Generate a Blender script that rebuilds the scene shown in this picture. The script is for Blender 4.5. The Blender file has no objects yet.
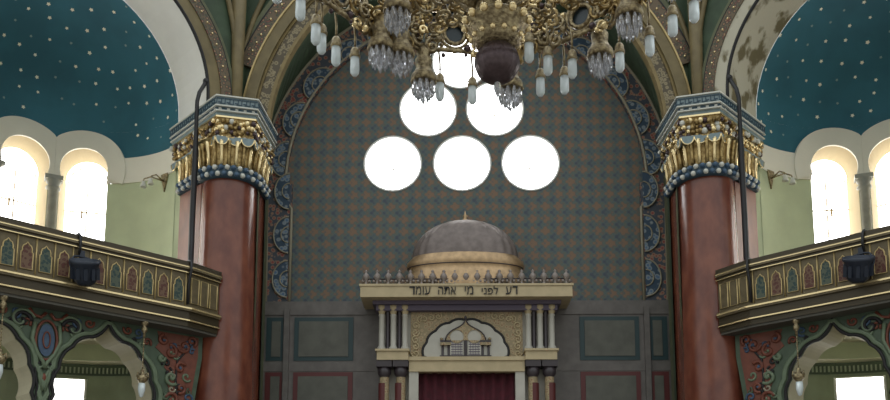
import bpy, bmesh, math, random
from mathutils import Vector, Matrix
random.seed(7)
SC = bpy.context.scene
COL = SC.collection
PI = math.pi
R2 = math.sqrt(.5)
def rad(a): return a * PI / 180

# ------------------------------------------------------------------ materials
def mat(name, color, rough=.6, metal=0., noise=0., nscale=6., bump=0., bscale=40., color2=None, coat=0., spec=.5, stretch=None):
    m = bpy.data.materials.new(name); m.use_nodes = True
    nt = m.node_tree; b = nt.nodes['Principled BSDF']
    b.inputs['Base Color'].default_value = (*color, 1)
    b.inputs['Roughness'].default_value = rough
    b.inputs['Metallic'].default_value = metal
    b.inputs['Specular IOR Level'].default_value = spec
    b.inputs['Coat Weight'].default_value = coat
    b.inputs['Coat Roughness'].default_value = .12
    tc = nt.nodes.new('ShaderNodeTexCoord'); vec = tc.outputs['Object']
    if stretch:
        mp = nt.nodes.new('ShaderNodeMapping'); mp.inputs['Scale'].default_value = stretch
        nt.links.new(vec, mp.inputs['Vector']); vec = mp.outputs['Vector']
    if noise > 0:
        n = nt.nodes.new('ShaderNodeTexNoise'); n.inputs['Scale'].default_value = nscale; n.inputs['Detail'].default_value = 5
        r = nt.nodes.new('ShaderNodeValToRGB')
        c2 = color2 or tuple(c * (1 - noise) for c in color)
        r.color_ramp.elements[0].position = .35; r.color_ramp.elements[0].color = (*c2, 1)
        r.color_ramp.elements[1].position = .68; r.color_ramp.elements[1].color = (*color, 1)
        nt.links.new(vec, n.inputs['Vector']); nt.links.new(n.outputs['Fac'], r.inputs['Fac'])
        nt.links.new(r.outputs['Color'], b.inputs['Base Color'])
    if bump > 0:
        n2 = nt.nodes.new('ShaderNodeTexNoise'); n2.inputs['Scale'].default_value = bscale; n2.inputs['Detail'].default_value = 3
        bp = nt.nodes.new('ShaderNodeBump'); bp.inputs['Strength'].default_value = bump; bp.inputs['Distance'].default_value = .03
        nt.links.new(vec, n2.inputs['Vector']); nt.links.new(n2.outputs['Fac'], bp.inputs['Height'])
        nt.links.new(bp.outputs['Normal'], b.inputs['Normal'])
    return m

def emit(name, color, strength):
    m = bpy.data.materials.new(name); m.use_nodes = True
    b = m.node_tree.nodes['Principled BSDF']
    b.inputs['Base Color'].default_value = (.8, .8, .8, 1)
    b.inputs['Emission Color'].default_value = (*color, 1); b.inputs['Emission Strength'].default_value = strength
    return m

def pattern(name, cols, su, sv, rotz=0., rough=.7, thr=(.0, .3, .45, .6, .75), fine=3.1):
    """small repeating painted ornament: product of sines through a stepped colour ramp, plus a finer figure"""
    m = bpy.data.materials.new(name); m.use_nodes = True
    nt = m.node_tree; b = nt.nodes['Principled BSDF']; b.inputs['Roughness'].default_value = rough
    L = nt.links.new
    tc = nt.nodes.new('ShaderNodeTexCoord'); mp = nt.nodes.new('ShaderNodeMapping')
    mp.inputs['Rotation'].default_value = (0, 0, rotz); L(tc.outputs['Object'], mp.inputs['Vector'])
    sx = nt.nodes.new('ShaderNodeSeparateXYZ'); L(mp.outputs['Vector'], sx.inputs[0])
    def M(op, a, c=None):
        n = nt.nodes.new('ShaderNodeMath'); n.operation = op
        for i, v in ((0, a), (1, c)):
            if v is None: continue
            if isinstance(v, (int, float)): n.inputs[i].default_value = v
            else: L(v, n.inputs[i])
        return n.outputs[0]
    u = M('MULTIPLY', sx.outputs['X'], 2 * PI / su); v = M('MULTIPLY', sx.outputs['Z'], 2 * PI / sv)
    a = M('MULTIPLY', M('ADD', M('SINE', u), M('SINE', v)), .5)
    c = M('MULTIPLY', M('SINE', M('MULTIPLY', u, fine)), M('COSINE', M('MULTIPLY', v, 2.0)))
    s = M('ADD', M('MULTIPLY', a, .40), M('MULTIPLY', c, .22))
    nz = nt.nodes.new('ShaderNodeTexNoise'); nz.inputs['Scale'].default_value = 7; L(mp.outputs['Vector'], nz.inputs['Vector'])
    s = M('ADD', M('ADD', s, .22), M('MULTIPLY', nz.outputs['Fac'], .55))
    r = nt.nodes.new('ShaderNodeValToRGB'); r.color_ramp.interpolation = 'LINEAR'
    e = r.color_ramp.elements
    while len(e) < len(cols): e.new(.5)
    for i, cc in enumerate(cols):
        e[i].position = thr[i]; e[i].color = (*cc, 1)
    L(s, r.inputs['Fac']); L(r.outputs['Color'], b.inputs['Base Color'])
    return m

def floral(name, cols, scale, rough=.65, thr=(.0, .22, .4, .55)):
    """dense painted leaf ornament"""
    m = bpy.data.materials.new(name); m.use_nodes = True
    nt = m.node_tree; b = nt.nodes['Principled BSDF']; b.inputs['Roughness'].default_value = rough
    tc = nt.nodes.new('ShaderNodeTexCoord'); v = nt.nodes.new('ShaderNodeTexVoronoi'); v.inputs['Scale'].default_value = scale
    r = nt.nodes.new('ShaderNodeValToRGB'); e = r.color_ramp.elements
    while len(e) < len(cols): e.new(.5)
    for i, cc in enumerate(cols):
        e[i].position = thr[i]; e[i].color = (*cc, 1)
    nt.links.new(tc.outputs['Object'], v.inputs['Vector']); nt.links.new(v.outputs['Distance'], r.inputs['Fac'])
    nt.links.new(r.outputs['Color'], b.inputs['Base Color'])
    return m

M = {}
M['gold'] = mat('gilding', (.54, .40, .18), .34, .85, .55, 14, .5, 45, (.20, .13, .05))
M['goldpaint'] = mat('gilded_paint', (.58, .44, .20), .42, .35, .3, 8, .0)
M['goldline'] = mat('bright_gilt_line', (.95, .76, .42), .22, .7)
M['brass'] = mat('aged_brass', (.50, .41, .24), .32, .8, .5, 26, .5, 60, (.16, .12, .07))
M['brassdark'] = mat('dark_bronze', (.10, .07, .075), .3, .6, .3, 30)
M['marble'] = mat('red_stucco_marble', (.22, .068, .038), .27, 0, .5, 5, .0, 40, (.13, .034, .021), coat=.3, stretch=(1, 1, .5))
M['marblepale'] = mat('rosy_marble', (.27, .11, .08), .35, 0, .35, 5, stretch=(1, 1, .5))
M['blue'] = mat('star_vault_blue', (.036, .165, .225), .75, 0, .25, 1.2)
M['star'] = mat('star_gilt', (.95, .92, .74), .5)
M['stardim'] = mat('star_worn_gilt', (.25, .34, .32), .6)
M['white'] = mat('white_plaster', (.80, .80, .76), .8, 0, .08, 2)
M['stain'] = mat('water_stained_plaster', (.50, .47, .37), .85, 0, .6, 3.0, .2, 30, (.15, .125, .065), stretch=(1, 1, .7))
for _n in M['stain'].node_tree.nodes:
    if _n.type == 'VALTORGB': _n.color_ramp.elements[0].position = .44; _n.color_ramp.elements[1].position = .53
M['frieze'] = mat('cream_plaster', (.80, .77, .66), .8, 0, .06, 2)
M['green'] = mat('pale_green_plaster', (.54, .60, .39), .8, 0, .12, 2)
M['mullion'] = mat('grey_stone_mullion', (.36, .36, .31), .7, 0, .2, 8)
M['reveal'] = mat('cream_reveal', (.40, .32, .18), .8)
M['day'] = emit('daylit_pane', (1, .99, .97), 5.5)
M['dayround'] = emit('daylit_round_pane', (.97, .98, 1), 7)
M['daylow'] = emit('daylit_aisle_pane', (1, .98, .95), 7)
M['tan'] = mat('olive_gold_moulding', (.25, .185, .075), .5, .15, .3, 7)
M['tanrib'] = mat('ochre_rib', (.20, .155, .07), .6, 0, .3, 4)
M['dgreen'] = mat('dark_green_paint', (.05, .085, .045), .65, 0, .35, 4)
M['jambgreen'] = mat('olive_green_paint', (.13, .14, .075), .7, 0, .3, 4)
M['black'] = mat('black_outline', (.012, .011, .012), .6)
M['cable'] = mat('black_rubber', (.012, .012, .014), .5)
M['floral'] = floral('floral_scrollwork', [(.32, .25, .13), (.17, .05, .04), (.05, .07, .045), (.14, .10, .06)], 15, thr=(.12, .26, .45, .62))
M['floralL'] = floral('carved_scroll_relief', [(.05, .04, .025), (.20, .16, .09), (.30, .25, .15), (.10, .08, .05)], 13)
M['medred'] = floral('red_border_ground', [(.34, .07, .06), (.24, .05, .05), (.32, .20, .13), (.06, .07, .09)], 12)
M['medblue'] = floral('blue_medallion', [(.05, .10, .19), (.10, .17, .27), (.24, .27, .28), (.03, .06, .10)], 10)
M['medline'] = mat('pale_border_line', (.28, .25, .18), .6)
M['wallpaper'] = pattern('painted_diaper', [(.06, .075, .10), (.085, .115, .12), (.105, .13, .105), (.115, .105, .095), (.20, .125, .08)], .25, .25, fine=2.0)  # palette lifted to blue-grey, putting the windows' veiling glare into the paint
M['wains'] = mat('grey_green_panelling', (.115, .115, .095), .6, 0, .25, 5)
M['wainsframe'] = mat('mauve_grey_stone', (.15, .135, .125), .6, 0, .25, 6)
M['wainsteal'] = mat('dark_teal_fillet', (.018, .045, .05), .5)
M['wainsred'] = mat('dark_red_fillet', (.10, .018, .018), .5)
M['arkcream'] = mat('cream_painted_wood', (.52, .42, .25), .5, 0, .15, 6)
M['arkpale'] = mat('pale_grey_stone', (.50, .48, .42), .6, 0, .12, 5)
M['arkgold'] = floral('gilded_relief', [(.36, .25, .13), (.24, .15, .08), (.46, .35, .21), (.30, .24, .14)], 16)
M['arkshade'] = mat('violet_grey_shade_and_lines', (.11, .09, .13), .6)  # cornice shadow put into the architrave's colour; also the tablets' writing lines
M['arkdark'] = mat('dark_colonnette', (.045, .035, .04), .35)
M['finial'] = mat('grey_pink_finial', (.26, .22, .20), .5, .2)
M['curtain'] = mat('maroon_velvet', (.075, .006, .014), .85, 0, .4, 10)
M['dome'] = mat('weathered_copper_dome', (.22, .18, .165), .45, .3, .3, 8)
M['drum'] = mat('gilded_drum', (.50, .34, .19), .34, .6, .3, 10)
M['balc'] = mat('bronze_green_parapet', (.155, .12, .062), .45, .2, .3, 9)
M['balcred'] = floral('red_niche_paint', [(.085, .018, .014), (.12, .038, .028), (.07, .02, .015), (.15, .085, .05)], 22)
M['balcgreen'] = floral('green_niche_paint', [(.012, .04, .034), (.03, .065, .06), (.016, .04, .04), (.08, .10, .07)], 22)
M['balcdark'] = mat('dark_bronze_moulding', (.055, .042, .022), .4, .3)
M['soffit'] = mat('grey_soffit', (.09, .085, .07), .7)
M['board'] = mat('green_arcade_paint', (.075, .115, .07), .5, 0, .3, 7)
M['boardpale'] = mat('sage_border', (.16, .215, .135), .5, 0, .2, 9)
M['boardred'] = mat('red_arabesque', (.20, .055, .03), .5, 0, .3, 12)
M['boardblue'] = mat('blue_arabesque', (.06, .11, .19), .5, 0, .3, 20)
M['archcream'] = mat('cream_vault', (.66, .61, .45), .75, 0, .1, 3)
M['aislegrey'] = mat('grey_green_aisle_wall', (.30, .34, .24), .8, 0, .15, 3)
M['fringe'] = mat('dark_green_frieze', (.06, .085, .055), .6)
M['fringelight'] = mat('pale_frieze_bars', (.30, .33, .25), .6)
M['fretblue'] = mat('blue_grey_abacus', (.22, .29, .31), .55, 0, .2, 14)
M['fretdark'] = mat('dark_blue_fret', (.035, .07, .10), .5)
M['beadblue'] = mat('blue_bead', (.05, .10, .17), .4)
M['beadwhite'] = mat('white_bead', (.62, .62, .56), .5)
M['glass'] = mat('frosted_lamp_glass', (.86, .95, .98), .35, 0, 0, coat=.3)
M['glass'].node_tree.nodes['Principled BSDF'].inputs['Transmission Weight'].default_value = .25
M['spot'] = mat('dark_blue_lamp_housing', (.018, .026, .045), .5)
M['floor'] = mat('stone_floor', (.22, .19, .16), .4, 0, .25, 2)
def crystal():
    m = bpy.data.materials.new('cut_crystal'); m.use_nodes = True
    b = m.node_tree.nodes['Principled BSDF']
    b.inputs['Base Color'].default_value = (.92, .93, .97, 1); b.inputs['Roughness'].default_value = .04
    b.inputs['Transmission Weight'].default_value = .8; b.inputs['IOR'].default_value = 1.6
    return m
M['crystal'] = crystal()
M['medallion'] = mat('dark_teal_enamel', (.02, .035, .045), .35)

# ------------------------------------------------------------------ mesh builder
class MB:
    """collects shapes; sx=-1 mirrors every added shape about the axis of the hall"""
    def __init__(self, sx=1): self.v = []; self.f = []; self.mi = []; self.mats = []; self.sx = sx; self.cur = 0; self.sm = []
    def use(self, m):
        if m not in self.mats: self.mats.append(m)
        self.cur = self.mats.index(m); return self
    def add(self, verts, faces, T=None, smooth=False):
        n = len(self.v)
        for p in verts:
            p = Vector(p)
            if T is not None: p = T @ p
            self.v.append((p.x * self.sx, p.y, p.z))
        for f in faces:
            f = [i + n for i in f]
            if self.sx < 0: f.reverse()
            self.f.append(f); self.mi.append(self.cur); self.sm.append(smooth)
    def box(self, c, s, T=None):
        x, y, z = c; a, b, d = s[0] / 2, s[1] / 2, s[2] / 2
        V = [(x + i * a, y + j * b, z + k * d) for k in (-1, 1) for j in (-1, 1) for i in (-1, 1)]
        self.add(V, [(0, 2, 3, 1), (4, 5, 7, 6), (0, 1, 5, 4), (2, 6, 7, 3), (0, 4, 6, 2), (1, 3, 7, 5)], T)
    def tube(self, pts, r, n=6, closed=False, T=None, smooth=True):
        pts = [Vector(p) for p in pts]; k = len(pts); V = []; rs = r if isinstance(r, (list, tuple)) else [r] * k
        prev = None
        for i, p in enumerate(pts):
            a = pts[(i - 1) % k] if (closed or i > 0) else p
            b = pts[(i + 1) % k] if (closed or i < k - 1) else p
            d = (b - a)
            if d.length < 1e-9: d = Vector((0, 0, 1))
            d.normalize()
            if prev is None:
                ref = Vector((0, 0, 1)) if abs(d.z) < .9 else Vector((1, 0, 0))
                e1 = d.cross(ref).normalized()
            else:
                e1 = (prev - d * prev.dot(d))
                e1 = e1.normalized() if e1.length > 1e-6 else d.orthogonal().normalized()
            prev = e1; e2 = d.cross(e1)
            for j in range(n):
                t = 2 * PI * j / n; V.append(p + (e1 * math.cos(t) + e2 * math.sin(t)) * rs[i])
        F = []
        for i in range(k if closed else k - 1):
            for j in range(n):
                F.append((i * n + j, i * n + (j + 1) % n, ((i + 1) % k) * n + (j + 1) % n, ((i + 1) % k) * n + j))
        if not closed: F.append(tuple(range(n - 1, -1, -1))); F.append(tuple((k - 1) * n + j for j in range(n)))
        self.add(V, F, T, smooth)
    def lathe(self, prof, c=(0, 0, 0), n=24, a0=0., a1=2 * PI, T=None, smooth=True, ripple=None):
        full = abs(a1 - a0 - 2 * PI) < 1e-6; m = n if full else n + 1; V = []; F = []
        for i in range(m):
            t = a0 + (a1 - a0) * i / n
            for (r, z) in prof:
                rr = r * (1 + (ripple[0] * math.cos(ripple[1] * t) if ripple else 0))
                V.append((c[0] + rr * math.cos(t), c[1] + rr * math.sin(t), c[2] + z))
        k = len(prof)
        for i in range(n):
            for j in range(k - 1):
                a = i * k + j; b = ((i + 1) % m) * k + j
                F.append((a, b, b + 1, a + 1))
        self.add(V, F, T, smooth)
    def ball(self, c, r, n=10, T=None, sz=1.):
        pr = [(max(r * math.cos(t), 0), r * sz * math.sin(t)) for t in [(-.5 + i / (n // 2 + 1)) * PI for i in range(n // 2 + 2)]]
        self.lathe(pr, c, n, T=T)
    def prism(self, poly, z0, z1, T=None, top=None):
        """poly in xy, extruded in z; optional other outline at the top"""
        n = len(poly); t = top or poly
        ar = sum(poly[i][0] * poly[(i + 1) % n][1] - poly[(i + 1) % n][0] * poly[i][1] for i in range(n))
        if ar < 0: poly = poly[::-1]; t = t[::-1]
        V = [(p[0], p[1], z0) for p in poly] + [(p[0], p[1], z1) for p in t]
        F = [tuple(range(n - 1, -1, -1)), tuple(range(n, 2 * n))] + [(i, (i + 1) % n, n + (i + 1) % n, n + i) for i in range(n)]
        self.add(V, F, T)
    def plate(self, outer, holes, thick, T):
        """flat board: outline + holes in local uv, centred thickness along local w"""
        cu = bpy.data.curves.new('tmp', 'CURVE'); cu.dimensions = '2D'; cu.fill_mode = 'BOTH'; cu.extrude = thick / 2
        for pl in [outer] + list(holes):
            s = cu.splines.new('POLY'); s.points.add(len(pl) - 1); s.use_cyclic_u = True
            for q, p in zip(s.points, pl): q.co = (p[0], p[1], 0, 1)
        o = bpy.data.objects.new('tmp', cu); COL.objects.link(o)
        dg = bpy.context.evaluated_depsgraph_get(); me = bpy.data.meshes.new_from_object(o.evaluated_get(dg))
        bm = bmesh.new(); bm.from_mesh(me); bmesh.ops.remove_doubles(bm, verts=bm.verts, dist=1e-5); bmesh.ops.recalc_face_normals(bm, faces=bm.faces)
        bm.verts.index_update()
        V = [v.co.copy() for v in bm.verts]; F = [tuple(v.index for v in f.verts) for f in bm.faces]
        if T.determinant() < 0: F = [f[::-1] for f in F]
        bm.free(); bpy.data.meshes.remove(me); bpy.data.objects.remove(o); bpy.data.curves.remove(cu)
        self.add(V, F, T)
    def ring(self, r0, r1, zc, a0, a1, w0, w1, T, n=48, uc=0.):
        """arch band: rectangular section between radii, angle a from +u, in local uvw (v up)"""
        V = []
        for i in range(n + 1):
            a = a0 + (a1 - a0) * i / n
            for (r, w) in ((r0, w0), (r1, w0), (r1, w1), (r0, w1)):
                V.append((uc + r * math.cos(a), zc + r * math.sin(a), w))
        F = []
        for i in range(n):
            for j in range(4):
                F.append((i * 4 + j, i * 4 + (j + 1) % 4, i * 4 + 4 + (j + 1) % 4, i * 4 + 4 + j))
        F.append((3, 2, 1, 0)); F.append(tuple(n * 4 + j for j in range(4)))
        self.add(V, F, T)
    def loft(self, A, B):
        n = len(A); self.add(list(A) + list(B), [(i, i + 1, n + i + 1, n + i) for i in range(n - 1)])
    def build(self, name, m=None, parent=None, base=None):
        if m is not None and not self.mats: self.mats = [m]
        me = bpy.data.meshes.new(name)
        off = Vector((0, 0, 0))
        if parent is not None:
            p = parent
            while p is not None: off += p.location; p = p.parent
        if base is not None: off = off + Vector(base)
        me.from_pydata([(v[0] - off.x, v[1] - off.y, v[2] - off.z) for v in self.v], [], self.f)
        for x in self.mats: me.materials.append(x)
        for p, i, s in zip(me.polygons, self.mi, self.sm): p.material_index = i; p.use_smooth = s
        bm = bmesh.new(); bm.from_mesh(me); bmesh.ops.recalc_face_normals(bm, faces=bm.faces); bm.to_mesh(me); bm.free()
        me.update()
        o = bpy.data.objects.new(name, me); COL.objects.link(o)
        if parent is not None: o.parent = parent
        if base is not None: o.location = Vector(base)
        return o

def thing(name, label, cat, loc, group=None):
    o = bpy.data.objects.new(name, None); o.empty_display_size = .1; COL.objects.link(o); o.location = loc
    return tag(o, label, cat, group)
def tag(o, label, cat, group=None):
    o['label'] = label; o['category'] = cat
    if group: o['group'] = group
    return o
def struct(o, label=None):
    o['kind'] = 'structure'
    if label: o['label'] = label
    return o
def dup(o, loc, parent):
    c = o.copy(); COL.objects.link(c); c.parent = parent; c.location = loc
    return c
def frame(o, U, V, W):
    """matrix from local (u,v,w) to the hall"""
    U, V, W, o = map(Vector, (U, V, W, o))
    return Matrix(((U.x, V.x, W.x, o.x), (U.y, V.y, W.y, o.y), (U.z, V.z, W.z, o.z), (0, 0, 0, 1)))
def arc(cx, cy, r, a0, a1, n):
    return [(cx + r * math.cos(a0 + (a1 - a0) * i / n), cy + r * math.sin(a0 + (a1 - a0) * i / n)) for i in range(n + 1)]
def circle(cx, cy, r, n=40): return arc(cx, cy, r, 0, 2 * PI, n)[:-1]
def horseshoe(hw, r, zc, z0, n=48):
    """jambs up from z0, then an arc a little wider than the jambs; from right foot to left foot"""
    a = math.acos(hw / r) if hw < r else 0.
    return [(hw, z0)] + arc(0, zc, r, -a, PI + a, n) + [(-hw, z0)]

# ------------------------------------------------------------------ setting: floor, apse
FRONT = frame((0, 0, 0), (1, 0, 0), (0, 0, 1), (0, -1, 0))     # u = x, v = z, w = towards the hall
YB = 16.2
b = MB(); b.box((0, 8.6, -.1), (22, 20, .2)); struct(b.build('floor', M['floor']))
WIN = [(-1.43, 8.95), (-.07, 8.95), (1.27, 8.95), (-.74, 10.08), (.58, 10.08), (-.10, 11.08)]
WR = .555
def at_y(y): return FRONT @ Matrix.Translation((0, 0, -y))
b = MB(); b.plate([(4.2, 0), (4.2, 12.9), (-4.2, 12.9), (-4.2, 0)], [circle(x, z, WR) for x, z in WIN], .5, at_y(YB + .25))
struct(b.build('wall_back', M['wallpaper']))
for i, (x, z) in enumerate(WIN):
    b = MB(); b.ring(WR - .012, WR + .02, z, 0, 2 * PI, -.25, .015, at_y(YB), 40, x)
    fr = struct(b.build('window_%d' % (i + 1), M['white']))  # ring coloured white to imitate the bloom round the glass
    p = MB(); p.plate(circle(x, z, WR), [], .03, at_y(YB + .3)); p.build('pane', M['dayround'], fr)
    g = MB()
    for k in range(3):
        a = k * PI / 3
        g.tube([(x + .5 * math.cos(a), YB + .27, z + .5 * math.sin(a)), (x - .5 * math.cos(a), YB + .27, z - .5 * math.sin(a))], .008, 5)
    g.build('glazing_bar', M['medline'], fr)

# medallion border round the back wall: red ground, blue lenses, pale lines
b = MB(); b.use(M['medred'])
Tb = at_y(YB - .1)
ZC0 = 6.14
for sgn in (-1, 1):
    b.box((sgn * 3.61, YB - .05, (ZC0 + 8.5) / 2), (.46, .1, 8.5 - ZC0))
b.ring(3.5, 4.0, 8.5, 0, PI, -.1, .0, Tb, 64)
b.use(M['medline'])
for sgn in (-1, 1):
    b.tube([(sgn * 3.38, YB - .1, ZC0), (sgn * 3.38, YB - .1, 8.0)] + [(sgn * 3.51 * math.cos(a), YB - .1, 8.55 + 3.51 * math.sin(a)) for a in [(-.12 + .085 * k) for k in range(20)]], .03, 6)
    b.tube([(sgn * 3.83, YB - .1, ZC0), (sgn * 3.86, YB - .1, 8.0)] + [(sgn * 4.0 * math.cos(a), YB - .1, 8.5 + 4.0 * math.sin(a)) for a in [(-.05 + .083 * k) for k in range(20)]], .035, 6)
def lens(b, c, r, dirv, nrm=(0, -1, 0)):
    """half-round medallion, flat side towards dirv"""
    D = Vector(dirv).normalized(); N = Vector(nrm); S = D.cross(N)
    T = frame(Vector(c), S, D, N)
    b.use(M['medblue']); b.plate([(r * math.cos(t) * 1.25, -r * math.sin(t) * 1.0) for t in [PI * k / 16 for k in range(17)]], [], .02, T)
    b.use(M['medline'])
    b.tube([T @ Vector((r * 1.25 * math.cos(t), -r * math.sin(t), .015)) for t in [PI * k / 16 for k in range(17)]], .016, 5)
    b.tube([T @ Vector((r * .55 * math.cos(t), -r * .5 * math.sin(t), .02)) for t in [PI * k / 10 for k in range(11)]], .014, 5)
for sgn in (-1, 1):
    for k in range(3): lens(b, (sgn * 3.42, YB - .12, 6.58 + .88 * k), .29, (-sgn, 0, 0))
    for k in range(8):
        a = .14 + k * .24
        lens(b, (sgn * 3.54 * math.cos(a), YB - .12, 8.5 + 3.54 * math.sin(a)), .29, (-sgn * math.cos(a), 0, -math.sin(a)))
struct(b.build('trim_1'))
# pale top line of the diaper where it meets the wainscot; wainscot with framed panels
b = MB(); b.use(M['wainsframe'])
b.box((0, YB - .06, 3.07), (7.7, .12, 6.14))
b.box((0, YB - .10, 5.99), (7.7, .08, .24)); b.box((0, YB - .10, 4.88), (7.7, .06, .2))
for sgn in (-1, 1):
    for (x0, x1) in ((2.2, 3.2),):
        for (z0, z1, mm) in ((4.98, 5.82, 'wainsteal'), (3.0, 4.76, 'wainsred')):
            cx = sgn * (x0 + x1) / 2 * 1.0
            b.use(M[mm]); b.box((cx, YB - .125, (z0 + z1) / 2), (x1 - x0 + .12, .03, z1 - z0))
            b.use(M['wains']); b.box((cx, YB - .14, (z0 + z1) / 2), (x1 - x0 - .06, .03, z1 - z0 - .16))
    b.use(M['wainsframe'])
    b.box((sgn * 3.4, YB - .14, 3.0), (.1, .1, 6.0))
    for (z0, z1, mm) in ((4.98, 5.82, 'wainsteal'), (3.0, 4.76, 'wainsred')):
        b.use(M[mm]); b.box((sgn * 3.63, YB - .125, (z0 + z1) / 2), (.32, .03, z1 - z0))
        b.use(M['wains']); b.box((sgn * 3.6, YB - .14, (z0 + z1) / 2), (.17, .03, z1 - z0 - .16))
struct(b.build('baseboard_back'))
# splayed barrel between the front arch and the border
YF = 14.95
b = MB()
A = horseshoe(3.63, 3.63, 8.93, 0); B = horseshoe(3.88, 4.02, 8.5, 0)
b.use(M['dgreen']); b.loft([(u, YF, v) for u, v in A], [(u, YB - .05, v) for u, v in B])
b.use(M['jambgreen'])
for sgn in (-1, 1):
    b.add([(sgn * 3.66, 14.5, 0), (sgn * 3.84, YB - .02, 0), (sgn * 3.84, YB - .02, 8.6), (sgn * 3.66, 14.5, 8.6)], [(0, 1, 2, 3)])
struct(b.build('ceiling_apse'))
# front spandrel wall, with ochre rib running up the fold
FX, FY = 4.17, 14.7
b = MB(); b.use(M['dgreen'])
T = at_y(YF + .1)
out = [(4.17, 8.6), (4.17, 12.9), (-4.17, 12.9), (-4.17, 8.6)] + [(u, max(v, 8.6)) for u, v in reversed(horseshoe(4.0, 4.0, 8.93, 8.6))]
b.plate(out, [], .2, T)
struct(b.build('wall_front'))
def bandmat(bb, m): bb.use(M[m])
b = MB()
def band(b, m, r0, r1, w, T, zc, xmax, uc=0., th=.12):
    b.use(M[m]); a0 = math.acos(min(1, xmax / r1)) if r1 > xmax else -.02
    b.ring(r0, r1, zc, a0, PI - a0, -th, w, T, 64, uc)
Tf = at_y(YF)
band(b, 'tan', 3.60, 3.66, .05, Tf, 8.93, 4.16); band(b, 'floralL', 3.66, 3.86, .02, Tf, 8.93, 4.16)
band(b, 'tan', 3.86, 3.90, .05, Tf, 8.93, 4.16)
struct(b.build('trim_2'))
b = MB(); band(b, 'tanrib', 3.90, 4.10, .10, Tf, 8.93, 4.16); band(b, 'goldpaint', 4.10, 4.13, .12, Tf, 8.93, 4.16)
band(b, 'floral', 4.13, 4.38, .08, Tf, 8.93, 4.16); band(b, 'black', 4.38, 4.40, .09, Tf, 8.93, 4.16); band(b, 'jambgreen', 4.40, 4.50, .05, Tf, 8.93, 4.16)
# gilt studs along the floral band
b.use(M['goldline'])
for k in range(60):
    a = .35 + (PI - .7) * k / 59
    b.ball((4.25 * math.cos(a), YF - .085, 8.93 + 4.25 * math.sin(a)), .022, 6)
struct(b.build('trim_3'))

# ------------------------------------------------------------------ one side of the hall (built for the left, mirrored for the right)
FOLD = Vector((-FX, FY, 0))
UD = Vector((-R2, -R2, 0)); WD = Vector((R2, -R2, 0))           # along the diagonal side, and its normal into the hall
DIAG = frame(FOLD, UD, (0, 0, 1), WD)
CE = Vector((-6.72, 13.64, 0)); RE = 2.0
SM, ZA, RA = 2.55, 9.35, 2.0                                    # arch of the niche: mid, centre height, radius
SIDES = (('left', 1), ('right', -1))

def pier_poly(d=0.):
    """plan of the capital's slab, grown by d"""
    P = [(-5.45, 15.08), (-4.27, 13.86), (-3.60, 14.04), (-3.54, 15.3), (-4.4, 15.9)]
    c = Vector((-4.35, 14.75)); o = []
    for p in P:
        v = Vector(p) - c; o.append(tuple(c + v * (1 + d / v.length)))
    return o
CC = (-4.18, 14.55)                                             # column centre
JL0, JL1 = Vector((-4.56, 14.32)), Vector((-5.10, 14.86))       # jamb pilaster on the niche side
JR0, JR1 = Vector((-3.74, 14.55)), Vector((-3.71, 15.05))       # jamb pilaster on the apse side

def along(P, step):
    """points and directions along an open polyline"""
    o = []
    for a, c in zip(P[:-1], P[1:]):
        a = Vector(a); c = Vector(c); L = (c - a).length; n = max(1, round(L / step))
        for i in range(n): o.append((a + (c - a) * ((i + .5) / n), (c - a).normalized(), L / n))
    return o

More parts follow.
